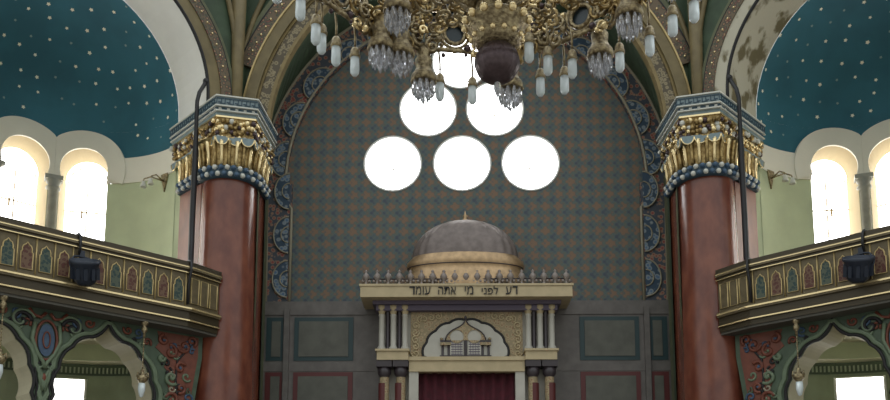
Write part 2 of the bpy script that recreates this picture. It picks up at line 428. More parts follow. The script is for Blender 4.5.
def make_pier(side, sx):
    t = thing('column', 'red marble column with gilded capital at the %s of the ark recess' % side, 'column', (CC[0] * sx, CC[1], 0), 'columns flanking the ark recess')
    # shaft with entasis
    b = MB(sx); b.lathe([(.66, 0), (.66, .35), (.58, .45), (.56, .6), (.535, 2), (.53, 4.2), (.505, 6), (.485, 7.4), (.48, 7.95)], (CC[0], CC[1], 0), 40)
    b.build('shaft', M['marble'], t)
    for nm, a, c, w, mm in (('pilaster', JL0, JL1, .14, 'marblepale'), ('pilaster', JR0, JR1, .12, 'marble')):
        b = MB(sx); d = (c - a).normalized(); nrm = Vector((d.y, -d.x))
        if nrm.dot(Vector((CC[0], CC[1])) - a) > 0 and nm == '': nrm = -nrm
        core = Vector((-4.4, 15.0))
        if nrm.dot(a - core) < 0: nrm = -nrm
        poly = [tuple(a + nrm * .05), tuple(c + nrm * .05), tuple(c - nrm * .5), tuple(a - nrm * .5)]
        b.prism(poly, 0, 7.98); b.build(nm, M[mm], t)
    # collar of alternating blue and white beads round column and pilasters
    b = MB(sx)
    b.use(M['fretdark']); b.lathe([(.47, 7.74), (.55, 7.74), (.565, 7.80), (.565, 7.90), (.54, 7.95), (.47, 7.95)], (CC[0], CC[1], 0), 40)
    for row, (z, r) in enumerate(((7.79, .57), (7.90, .58))):
        n = 34
        for k in range(n):
            th = 2 * PI * k / n + row * PI / n
            b.use(M['beadwhite'] if (k + row) % 2 else M['beadblue'])
            b.ball((CC[0] + r * math.cos(th), CC[1] + r * math.sin(th), z), .047, 6)
    core = Vector((-4.4, 15.0))
    for a, c in ((JL0, JL1), (JR0, JR1)):
        d = (c - a).normalized(); nrm = Vector((d.y, -d.x))
        if nrm.dot(a - core) < 0: nrm = -nrm
        b.use(M['fretdark']); b.prism([tuple(a + nrm * .10), tuple(c + nrm * .10), tuple(c - nrm * .4), tuple(a - nrm * .4)], 7.74, 7.95)
        for row, z in enumerate((7.79, 7.90)):
            for k, (p, _, _) in enumerate(along([a + nrm * .12, c + nrm * .12], .1)):
                b.use(M['beadwhite'] if (k + row) % 2 else M['beadblue']); b.ball((p.x, p.y, z), .047, 6)
    b.build('bead_collar', None, t)
    # gilded fluted bell
    b = MB(sx); b.use(M['gold']); b.lathe([(.50, 7.93), (.52, 8.0), (.54, 8.2), (.58, 8.36), (.60, 8.44), (.5, 8.46)], (CC[0], CC[1], 0), 40)
    for k in range(28):
        th = 2 * PI * k / 28; e = (math.cos(th), math.sin(th))
        b.use(M['goldline'] if k % 2 else M['gold'])
        b.tube([(CC[0] + e[0] * r, CC[1] + e[1] * r, z) for r, z in ((.535, 7.97), (.55, 8.12), (.57, 8.26), (.60, 8.36), (.63, 8.35))], [.034, .03, .034, .04, .02], 6)
    for a, c in ((JL0, JL1), (JR0, JR1)):
        d = (c - a).normalized(); nrm = Vector((d.y, -d.x))
        if nrm.dot(a - core) < 0: nrm = -nrm
        b.use(M['gold']); b.prism([tuple(a + nrm * .07), tuple(c + nrm * .07), tuple(c - nrm * .4), tuple(a - nrm * .4)], 7.93, 8.46)
        for k, (p, dd, L) in enumerate(along([a, c], .12)):
            b.use(M['goldline'] if k % 2 else M['gold'])
            b.tube([(p.x + nrm.x * q, p.y + nrm.y * q, z) for q, z in ((.08, 7.97), (.09, 8.12), (.10, 8.24), (.13, 8.34), (.15, 8.32))], [.04, .035, .04, .045, .02], 6)
    b.build('fluted_bell', None, t)
    # acanthus band: leafy lumps on a sloping gilded block, scalloped drop edge underneath
    b = MB(sx); b.use(M['gold']); b.prism(pier_poly(-.13), 8.40, 8.78, top=pier_poly(-.07))
    P = pier_poly(-.08)[:4]
    for (p, d, L) in along(P, .075):
        nrm = Vector((d.y, -d.x))
        if nrm.dot(p - core) < 0: nrm = -nrm
        for z, q, r in ((8.45, -.03, .04), (8.53, -.01, .045), (8.61, .0, .045), (8.70, .03, .045)):
            b.use(random.choice((M['gold'], M['gold'], M['goldline'], M['brassdark'], M['beadwhite'])))
            j = Vector((random.uniform(-.02, .02), random.uniform(-.02, .02)))
            b.ball((p.x + nrm.x * q + j.x, p.y + nrm.y * q + j.y, z + random.uniform(-.025, .025)), r * random.uniform(.8, 1.25), 6)
    b.build('acanthus_band', None, t)
    b = MB(sx)
    P = pier_poly(-.07)[:4]
    for (p, d, L) in along(P, .2):
        nrm = Vector((d.y, -d.x))
        if nrm.dot(p - core) < 0: nrm = -nrm
        T = frame((p.x + nrm.x * .0, p.y + nrm.y * .0, 8.44), (d.x, d.y, 0), (0, 0, 1), (nrm.x, nrm.y, 0))
        h = L / 2
        b.use(M['fretblue']); b.plate([(h, 0), (h, -.02)] + [(h * math.cos(q), -.02 - .13 * math.sin(q)) for q in [PI * i / 8 for i in range(1, 8)]] + [(-h, -.02), (-h, 0)], [], .03, T)
        b.use(M['goldline']); b.tube([T @ Vector((h * math.cos(q), -.02 - .13 * math.sin(q), .015)) for q in [PI * i / 8 for i in range(9)]], .012, 5)
    b.build('scalloped_edge', None, t)
    # stepped abacus with key fret
    b = MB(sx)
    b.use(M['goldline']); b.prism(pier_poly(-.03), 8.77, 8.80)
    b.use(M['fretblue']); b.prism(pier_poly(-.05), 8.80, 8.87); b.use(M['beadwhite']); b.prism(pier_poly(.0), 8.87, 8.89)
    b.use(M['fretdark']); b.prism(pier_poly(-.03), 8.89, 8.95); b.use(M['beadwhite']); b.prism(pier_poly(.02), 8.95, 8.97)
    b.use(M['fretblue']); b.prism(pier_poly(.0), 8.97, 9.12); b.use(M['beadwhite']); b.prism(pier_poly(.03), 9.12, 9.145)
    for (p, d, L) in along(pier_poly(.0)[:4], .15):
        nrm = Vector((d.y, -d.x))
        if nrm.dot(p - core) < 0: nrm = -nrm
        T = frame((p.x, p.y, 9.045), (d.x, d.y, 0), (0, 0, 1), (nrm.x, nrm.y, 0))
        b.use(M['fretdark'])
        for (u, v, su, sv) in ((0, .045, .13, .018), (-.06, 0, .018, .1), (.02, .0, .018, .06), (-.005, -.022, .06, .016), (.035, -.045, .09, .016)):
            b.box((u, v, .004), (su, sv, .014), T)
        b.use(M['beadwhite'])
        T2 = frame((p.x - nrm.x * .03, p.y - nrm.y * .03, 8.92), (d.x, d.y, 0), (0, 0, 1), (nrm.x, nrm.y, 0))
        b.box((0, 0, .005), (.05, .025, .014), T2)
    b.build('abacus', None, t)
    # masonry core behind the shaft
    b = MB(sx); b.prism([(-4.48, 14.28), (-5.20, 15.0), (-5.33, 15.08), (-5.2, 15.9), (-3.9, 16.1), (-3.72, 14.98), (-3.72, 14.5), (-4.1, 14.35)], 0, 8.8)
    b.build('core', M['green'], t)
    return t

# openings of the niche windows
PHI = {'left': (104.5, 134.5, 164.5), 'right': (95.0, 125.0, 155.0)}
WZ, WCR, WHW, WSILL = 8.56, .435, .425, 5.6
def wall_columns(b, phis, z0, z1, r=RE, a0=45., a1=225., sub=True):
    """curved wall between heights, leaving the keyhole window openings free"""
    ang = set([a0, a1])
    a = a0
    while a < a1: ang.add(a); a += 1.5
    for p in phis:
        for k in range(-12, 13):
            q = p + math.degrees(WCR * math.sin(k / 12 * PI / 2) / RE)
            if a0 < q < a1: ang.add(q)
        for s in (-1, 1):
            q = p + s * math.degrees(WHW / RE)
            if a0 < q < a1: ang.add(q)
    ang = sorted(ang)
    def opening(q):
        for p in phis:
            u = abs(math.radians(q - p)) * RE
            if u < WHW: return WSILL, WZ + math.sqrt(WCR * WCR - u * u)
            if u < WCR: h = math.sqrt(WCR * WCR - u * u); return WZ - h, WZ + h
        return None
    def P(q, z): return (CE.x + r * math.cos(rad(q)), CE.y + r * math.sin(rad(q)), z)
    for q0, q1 in zip(ang[:-1], ang[1:]):
        if q1 - q0 < 1e-5: continue
        o0 = opening(q0 + 1e-6); o1 = opening(q1 - 1e-6)
        if o0 is None or o1 is None:
            b.add([P(q0, z0), P(q1, z0), P(q1, z1), P(q0, z1)], [(0, 1, 2, 3)], None, True); continue
        lo0, lo1 = max(z0, min(z1, o0[0])), max(z0, min(z1, o1[0])); hi0, hi1 = max(z0, min(z1, o0[1])), max(z0, min(z1, o1[1]))
        if lo0 > z0 or lo1 > z0: b.add([P(q0, z0), P(q1, z0), P(q1, lo1), P(q0, lo0)], [(0, 1, 2, 3)], None, True)
        if hi0 < z1 or hi1 < z1: b.add([P(q0, hi0), P(q1, hi1), P(q1, z1), P(q0, z1)], [(0, 1, 2, 3)], None, True)
def cyl(q, z, r): return Vector((CE.x + r * math.cos(rad(q)), CE.y + r * math.sin(rad(q)), z))

def make_niche(side, sx):
    ph = PHI[side]
    b = MB(sx); b.use(M['green']); wall_columns(b, ph, 4.9, 8.32); struct(b.build('wall_' + side))
    # cream frieze, raised archivolts
    b = MB(sx); b.use(M['frieze']); wall_columns(b, ph, 8.32, 8.82, RE - .02)
    def ledge(z):
        for k in range(60):
            q0, q1 = 45 + 3 * k, 48 + 3 * k
            if any(abs((q0 + q1) / 2 - p) < 15 for p in ph): continue
            b.add([cyl(q0, z, RE), cyl(q1, z, RE), cyl(q1, z, RE - .02), cyl(q0, z, RE - .02)], [(0, 1, 2, 3)])
    ledge(8.32); ledge(8.82)
    for p in ph:
        n = 40; V = []
        for k in range(n + 1):
            t = -.35 + (PI + .7) * k / n
            for rr, w in ((WCR, RE + .02), (WCR, RE - .045), (.78, RE - .045), (.78, RE + .03)):
                u = rr * math.cos(t)
                half = rad(ph[1] - ph[0]) * RE / 2 - .001
                if rr > .5: u = max(-half if p != ph[0] else -9, min(half if p != ph[2] else 9, u))
                V.append(cyl(p + math.degrees(u / RE), WZ + rr * math.sin(t), w))
        F = [(k * 4 + j, k * 4 + (j + 1) % 4, k * 4 + 4 + (j + 1) % 4, k * 4 + 4 + j) for k in range(n) for j in range(3)]
        b.add(V, F)
    struct(b.build('trim_4' if sx > 0 else 'trim_5'))
    # starry half dome
    b = MB(sx); b.use(M['blue']); wall_columns(b, ph, 8.82, ZA)
    nv, nh = 16, 60; V = []; F = []
    for i in range(nv + 1):
        e = PI / 2 * i / nv
        for j in range(nh + 1):
            q = rad(45 + 180 * j / nh); V.append((CE.x + RE * math.cos(e) * math.cos(q), CE.y + RE * math.cos(e) * math.sin(q), ZA + RE * math.sin(e)))
    for i in range(nv):
        for j in range(nh): F.append((i * (nh + 1) + j, i * (nh + 1) + j + 1, (i + 1) * (nh + 1) + j + 1, (i + 1) * (nh + 1) + j))
    b.add(V, F, None, True)
    for i in range(-1, 9):
        e = rad(5 + 9.6 * i); nn = max(4, int(19 * math.cos(max(e, 0))))
        for j in range(nn):
            q = rad(45 + 180 * (j + (.5 if i % 2 else .15)) / nn + random.uniform(-2.2, 2.2)); ee = e + rad(random.uniform(-2, 2))
            if e < .25 and any(abs(math.degrees(q) - p) < 25 and (RE * math.sin(ee) + ZA < 9.5) for p in ph): continue
            d = Vector((math.cos(ee) * math.cos(q), math.cos(ee) * math.sin(q), math.sin(ee)))
            if ee < 0: d = Vector((math.cos(q), math.sin(q), math.tan(ee)))
            c = Vector((CE.x, CE.y, ZA)) + d * (RE - .012); e1 = d.orthogonal().normalized(); e2 = d.cross(e1)
            bright = random.random() < .62; b.use(M['star'] if bright else M['stardim']); r = random.uniform(.030, .042) if bright else .028
            b.add([c + (e1 * math.cos(k * PI / 5) + e2 * math.sin(k * PI / 5)) * (r if k % 2 == 0 else r * .62) for k in range(10)], [tuple(range(10))])
    struct(b.build('ceiling_' + side))
    # windows: deep cream reveal, pale pane, stone mullion shafts with block capitals
    for i, p in enumerate(ph):
        prof = [(WHW, WSILL)]
        a0 = -math.acos(WHW / WCR)
        prof += [(u, v + WZ) for u, v in arc(0, 0, WCR, a0, PI - a0, 28)] + [(-WHW, WSILL)]
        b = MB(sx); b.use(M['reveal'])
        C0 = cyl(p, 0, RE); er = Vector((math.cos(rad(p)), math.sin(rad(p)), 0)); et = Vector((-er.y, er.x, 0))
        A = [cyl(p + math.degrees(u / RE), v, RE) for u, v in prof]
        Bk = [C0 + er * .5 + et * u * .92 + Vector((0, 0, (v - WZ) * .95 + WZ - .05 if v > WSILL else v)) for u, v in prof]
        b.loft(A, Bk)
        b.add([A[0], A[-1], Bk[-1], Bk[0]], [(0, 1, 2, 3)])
        w = struct(b.build('window_%d' % (7 + i + (0 if sx > 0 else 3))))
        T = frame(C0 + er * .47, et, (0, 0, 1), -er)
        q = MB(sx); q.plate([(u * .95, (v - WZ) * .97 + WZ - .05) for u, v in prof], [], .02, T); q.build('pane', M['day'], w)
        q = MB(sx)
        q.tube([T @ Vector((.36 * math.cos(k * PI / 14), WZ - .12 + .36 * math.sin(k * PI / 14), .02)) for k in range(15)], .012, 5)
        q.box((0, 7.3, .02), (.02, 2.4, .02), T); q.box((0, 7.9, .02), (.8, .02, .02), T)
        q.box((.08, 7.85, .03), (.03, .16, .03), T)
        q.build('glazing_bar', M['reveal'], w)
    b = MB(sx); half = (ph[1] - ph[0]) / 2
    for p in (ph[0] - half, ph[0] + half, ph[1] + half, ph[2] + half):
        if p < ph[0]: continue
        c = cyl(p, 0, RE + .04)
        b.use(M['mullion'])
        b.lathe([(.0, 5.6), (.10, 5.6), (.10, 8.08), (.13, 8.12), (.13, 8.16), (.10, 8.18), (.15, 8.30), (0, 8.30)], (c.x, c.y, 0), 14)
        er = Vector((math.cos(rad(p)), math.sin(rad(p)), 0)); et = Vector((-er.y, er.x, 0))
        T = frame(c, et, (0, 0, 1), -er); b.box((0, 8.33, 0), (.31, .08, .26), T)
    struct(b.build('trim_6' if sx > 0 else 'trim_7'))
    # soffit of the niche arch, dark edge, bands on its face, spandrel and rib
    b = MB(sx); am = M['white'] if sx > 0 else M['stain']
    b.use(am)
    hs = [(SM + u, v) for u, v in horseshoe(RA, RA, ZA, 8.9, 40)]
    b.loft([DIAG @ Vector((u, v, .0)) for u, v in hs], [DIAG @ Vector((u, v, -1.05)) for u, v in hs])
    struct(b.build('ceiling_niche_' + side))
    b = MB(sx)
    b.use(M['black']); b.tube([DIAG @ Vector((u, v, .02)) for u, v in hs], .03, 6)
    outs = [(5.1, 5.6), (5.1, 12.9), (0, 12.9), (0, 8.8), (.35, 8.8)] + [(SM + u * 1.0, max(8.8, v)) for u, v in reversed(horseshoe(RA + .015, RA + .015, ZA, 8.8, 40))] + [(SM + RA + .015, 5.6)]
    b.use(M['dgreen']); b.plate(outs, [], .16, DIAG @ Matrix.Translation((0, 0, -.1)))
    struct(b.build('wall_%s_spandrel' % side))
    b = MB(sx); lim = SM - .01
    band(b, 'tanrib' if sx > 0 else 'stain', RA + .02, RA + .24, .03, DIAG, ZA, lim, SM, .1); band(b, 'floral', RA + .24, RA + .44, .05, DIAG, ZA, lim, SM, .1)
    band(b, 'black', RA + .44, RA + .455, .055, DIAG, ZA, lim, SM, .1); band(b, 'jambgreen', RA + .455, RA + .52, .04, DIAG, ZA, lim, SM, .1)
    b.use(M['goldline'])
    for k in range(34):
        a = .2 + (PI - .4) * k / 33; b.ball(DIAG @ Vector((SM + (RA + .34) * math.cos(a), ZA + (RA + .34) * math.sin(a), .055)), .02, 6)
    struct(b.build('trim_8' if sx > 0 else 'trim_9'))
    # rib up the fold, forking into two green-edged branches
    b = MB(sx); b.use(M['tanrib'])
    b.tube([(-FX + .02, FY - .02, 9.0), (-FX + .02, FY - .02, 10.0), (-FX, FY - .03, 12.9)], [.10, .11, .17], 8)
    for q in range(2):
        pts = []
        for k in range(9):
            h = 10.3 + k * .32; w = .02 + .045 * k + .012 * k * k
            pts.append(DIAG @ Vector((w * .8, h, .03)) if q else Vector((-FX + w, FY + .2 - .02 * 0, h)))
        b.tube(pts, .05, 6)
    b.use(M['dgreen']); b.prism([(-4.17, 14.66), (-4.17, 15.1), (-4.0, 15.1)], 8.8, 12.9)
    struct(b.build('trim_10' if sx > 0 else 'trim_11'))
    # soffit support: wall below balcony level, aisle vault
    b = MB(sx); b.use(M['aislegrey'])
    ra = 2.75
    q0, q1 = (102., 115.5) if sx > 0 else (96., 114.)
    def strip(qa, qb, z0, z1):
        n = max(1, int((qb - qa) / 3))
        for k in range(n):
            x0, x1 = qa + (qb - qa) * k / n, qa + (qb - qa) * (k + 1) / n
            b.add([cyl(x0, z0, ra), cyl(x1, z0, ra), cyl(x1, z1, ra), cyl(x0, z1, ra)], [(0, 1, 2, 3)], None, True)
    strip(58, q0, 0, 5.0); strip(q1, 215, 0, 5.0); strip(q0, q1, 0, 2.6); strip(q0, q1, 4.68, 5.0)
    struct(b.build('wall_%s_aisle' % side))
    b = MB(sx)
    rim = [cyl(q0, 2.6, ra), cyl(q1, 2.6, ra), cyl(q1, 4.68, ra), cyl(q0, 4.68, ra)]
    b.use(M['white']); b.tube(rim, .03, 6, True)
    w = struct(b.build('window_13' if sx > 0 else 'window_14'))
    q = MB(sx); er = Vector((math.cos(rad((q0 + q1) / 2)), math.sin(rad((q0 + q1) / 2)), 0))
    pv = [p + er * .06 for p in rim]; q.add(pv + [p + er * .02 for p in pv], [(0, 1, 2, 3), (7, 6, 5, 4), (0, 4, 5, 1), (1, 5, 6, 2), (2, 6, 7, 3), (3, 7, 4, 0)]); q.build('pane', M['daylow'], w)
    # dark frieze with pale bars above the aisle window
    b = MB(sx); b.use(M['fringe'])
    for k in range(30):
        x0, x1 = 60 + 4 * k, 64 + 4 * k
        b.add([cyl(x0, 4.76, ra - .03), cyl(x1, 4.76, ra - .03), cyl(x1, 4.97, ra - .03), cyl(x0, 4.97, ra - .03)], [(0, 1, 2, 3)], None, True)
        b.add([cyl(x0, 4.76, ra), cyl(x1, 4.76, ra), cyl(x1, 4.76, ra - .03), cyl(x0, 4.76, ra - .03)], [(0, 1, 2, 3)], None, True)
        b.add([cyl(x0, 4.97, ra), cyl(x1, 4.97, ra), cyl(x1, 4.97, ra - .03), cyl(x0, 4.97, ra - .03)], [(0, 1, 2, 3)], None, True)
    b.use(M['fringelight'])
    for k in range(75):
        c = cyl(60 + 1.6 * k, 4.85, ra - .045); er = Vector((math.cos(rad(60 + 1.6 * k)), math.sin(rad(60 + 1.6 * k)), 0))
        b.box((0, 0, 0), (.028, .11, .03), frame(c, (-er.y, er.x, 0), (0, 0, 1), -er))
    struct(b.build('trim_12' if sx > 0 else 'trim_13'))
    # cream vault over the aisle: coved to the curved wall
    b = MB(sx); b.use(M['archcream'])
    b.lathe([(ra, 4.97), (2.62, 5.04), (2.3, 5.16), (1.7, 5.26), (.8, 5.32), (0, 5.33)], (CE.x, CE.y, 0), 60, rad(56), rad(215))
    b.add([DIAG @ Vector((.3, 5.33, .3)), DIAG @ Vector((5.1, 5.33, .3)), DIAG @ Vector((5.1, 5.33, -1.7)), DIAG @ Vector((.3, 5.33, -1.7))], [(0, 1, 2, 3)])
    struct(b.build('ceiling_%s_aisle' % side))
    # gallery floor slab behind the parapet
    b = MB(sx); b.use(M['soffit'])
    b.prism([tuple((DIAG @ Vector((s, 0, w))).xy) for s, w in ((1.0, .5), (5.1, .5), (5.1, -1.4), (.62, -1.4))], 5.36, 5.5)
    n = 24; pr = [tuple(cyl(45 + 180 * k / n, 0, RE).xy) for k in range(n + 1)]
    b.prism(pr, 5.36, 5.5)
    struct(b.build('floor_gallery_' + side))

def multifoil(c, n_in=6):
    """pointed multifoil opening, right foot to left foot"""
    cusp = [(0, 4.97), (.23, 4.66), (.52, 4.47), (.70, 4.12), (.755, 3.72), (.74, 3.3)]
    half = []
    for i, (a, d) in enumerate(zip(cusp[:-1], cusp[1:])):
        a = Vector(a); d = Vector(d); m = (a + d) / 2; nrm = Vector((-(d - a).y, (d - a).x)).normalized()
        bul = (.055 if i else -.05) * (-1 if nrm.x < 0 else 1)
        for k in range(n_in):
            t = k / n_in; half.append(a.lerp(d, t) + nrm * bul * 4 * t * (1 - t))
    half.append(Vector(cusp[-1])); half.append(Vector((.74, 0.)))
    R = [(c + p.x, p.y) for p in reversed(half)]; L = [(c - p.x, p.y) for p in half[1:]]
    return R + L

def spiral(c, r0, turns, sgn=1, n=26, a0=0.):
    return [(c[0] + r0 * (1 - .88 * k / n) * math.cos(a0 + sgn * 2 * PI * turns * k / n), c[1] + r0 * (1 - .88 * k / n) * math.sin(a0 + sgn * 2 * PI * turns * k / n)) for k in range(n + 1)]

def make_arcade(side, sx):
    t = thing('arcade_screen', 'green painted arcade with pointed scalloped openings under the %s balcony' % side, 'arcade', ((DIAG @ Vector((2.5, 0, .26))).x * sx, (DIAG @ Vector((2.5, 0, .26))).y, 0), 'arcades under the balconies')
    T = DIAG @ Matrix.Translation((0, 0, .26))
    ops = [multifoil(2.2), multifoil(4.02)]
    o = [(.6, .0), (1.46, 0)]
    # outline walks the bottom edge and round each opening
    out = [(.62, 4.99), (.62, 4.6), (.72, 3.9), (.76, 3.2), (.76, 0)]
    for op in ops: out += [(2 * (op[0][0] + op[-1][0]) / 2 - p[0], p[1]) for p in op]
    out += [(5.1, 0), (5.1, 4.99)]
    b = MB(sx); b.plate(out, [], .08, T); b.build('painted_board', M['board'], t)
    b = MB(sx); b.plate([(u if u > 1 else u + .2, v if v < 4.9 else 4.95) for u, v in out], [], .55, T @ Matrix.Translation((0, 0, -.33))); b.build('arch_reveal', M['archcream'], t)
    # sage border and black outline following each opening
    for op in ops:
        b = MB(sx); c = (op[0][0] + op[-1][0]) / 2
        b.use(M['black']); b.tube([T @ Vector((u, v, .045)) for u, v in op], .026, 6)
        b.use(M['boardpale'])
        for off in (.075, .10):
            b.tube([T @ Vector((c + (u - c) * (1 + off / .7) if abs(u - c) > .05 else u, min(v + off * .9 * max(0, 1 - abs(u - c) / .75), 4.96), .045)) for u, v in op if v < 4.86 or abs(u - c) > .12], .03, 6)
        b.build('opening_border', None, t)
    # arabesque over each pier: scrolls, blue pointed medallion, tulip below
    for c in (3.11, 4.95):
        b = MB(sx)
        b.use(M['boardblue']); b.plate([(c + .115 * math.sin(q) * (1 + .0), 4.50 + .24 * math.cos(q) * (1 if abs(math.sin(q)) > .0 else 1)) for q in [2 * PI * k / 24 for k in range(24)]], [], .03, T @ Matrix.Translation((0, 0, .05)))
        b.use(M['boardred']); b.tube([T @ Vector((c + .15 * math.sin(q), 4.50 + .29 * math.cos(q), .06)) for q in [2 * PI * k / 24 for k in range(24)]], .022, 5, True)
        b.use(M['boardred']); b.tube([T @ Vector((c + .05 * math.sin(q), 4.5 + .12 * math.cos(q), .075)) for q in [2 * PI * k / 16 for k in range(16)]], .012, 5, True)
        for s in (-1, 1):
            b.use(M['black']); b.tube([T @ Vector((c + s * p[0], p[1], .06)) for p in spiral((.36, 4.74), .14, 1.2, -1, a0=PI)] , .03, 6)
            b.use(M['boardpale']); b.tube([T @ Vector((c + s * p[0], p[1], .065)) for p in spiral((.36, 4.74), .19, .9, -1, a0=PI * .9)], .026, 6)
            b.use(M['boardpale']); b.tube([T @ Vector((c + s * x, z, .065)) for x, z in ((.17, 4.74), (.2, 4.5), (.12, 4.3), (.03, 4.18), (.0, 4.08))], .03, 6)
            b.use(M['boardred']); b.tube([T @ Vector((c + s * x, z, .07)) for x, z in ((.03, 4.9), (.1, 4.82), (.2, 4.84), (.27, 4.93))], .025, 6)
            b.use(M['black']); b.tube([T @ Vector((c + s * x, z, .055)) for x, z in ((.0, 4.2), (.13, 4.13), (.12, 4.0), (.08, 3.8), (.11, 3.5), (.06, 3.2))], .016, 5)
            b.use(M['boardpale']); b.tube([T @ Vector((c + s * x, z, .065)) for x, z in ((.01, 4.12), (.08, 4.08), (.07, 3.95), (.02, 3.75))], .02, 5)
        b.use(M['boardred']); b.ball(T @ Vector((c, 3.95, .05)), .035, 8, sz=1.8)
        b.build('arabesque', None, t)
    # scrolls filling the spandrels beside the openings
    for c, s in ((2.2, 1), (4.02, -1), (4.02, 1), (2.2, -1)):
        b = MB(sx)
        for u, z, r, mm in ((.30, 4.86, .075, 'boardred'), (.47, 4.84, .085, 'boardblue'), (.62, 4.72, .07, 'boardred'), (.52, 4.66, .05, 'boardpale'), (.40, 4.72, .04, 'black')):
            b.use(M[mm]); b.tube([T @ Vector((c + s * p[0], p[1], .05)) for p in spiral((u, z), r, 1.2, 1, 20, u * 9)], .02, 5)
        b.build('spandrel_scroll', None, t)
    # red leafy arabesque on the end bracket
    b = MB(sx); random.seed(3)
    b.use(M['boardred'])
    b.plate([(.70, 4.93), (1.42, 4.93), (1.36, 4.78), (1.44, 4.66), (1.22, 4.5), (1.28, 4.36), (1.14, 4.24), (1.22, 4.1), (1.12, 3.9), (1.2, 3.7), (1.1, 3.4), (.84, 3.4), (.80, 3.9), (.76, 4.2), (.70, 4.6)], [], .012, T @ Matrix.Translation((0, 0, .045)))
    for k in range(16):
        u, z = random.uniform(.78, 1.25), random.uniform(3.5, 4.88)
        b.use(random.choice((M['board'], M['black'], M['boardpale'], M['boardblue'], M['medline'])))
        b.tube([T @ Vector((p[0], p[1], .055)) for p in spiral((u, z), random.uniform(.05, .09), 1., random.choice((-1, 1)), 16, random.uniform(0, 6))], .02, 5)
    for k, (u, z, r) in enumerate(((.95, 4.75, .12), (1.18, 4.62, .12), (1.0, 4.38, .1), (1.15, 4.2, .12), (.98, 4.05, .09), (1.12, 3.85, .12), (1.3, 4.8, .09), (1.33, 4.5, .06), (.82, 4.85, .09), (1.05, 3.6, .1))):
        b.use((M['boardred'], M['black'], M['boardred'], M['boardpale'])[k % 4] if k % 4 != 1 else M['boardred'])
        b.tube([T @ Vector((p[0], p[1], .055)) for p in spiral((u, z), r, 1.1, 1 if k % 2 else -1, a0=k * 1.3)], .03, 6)
        b.use(M['boardpale'] if k % 2 else M['boardblue']); b.ball(T @ Vector((u, z, .05)), .035, 8)
    b.use(M['black']); b.tube([T @ Vector((u, z, .055)) for u, z in ((.74, 4.9), (.9, 4.7), (1.06, 4.5), (1.08, 4.2), (1.06, 4.0), (1.0, 3.7), (1.05, 3.3))], .02, 6)
    b.build('end_arabesque', None, t)

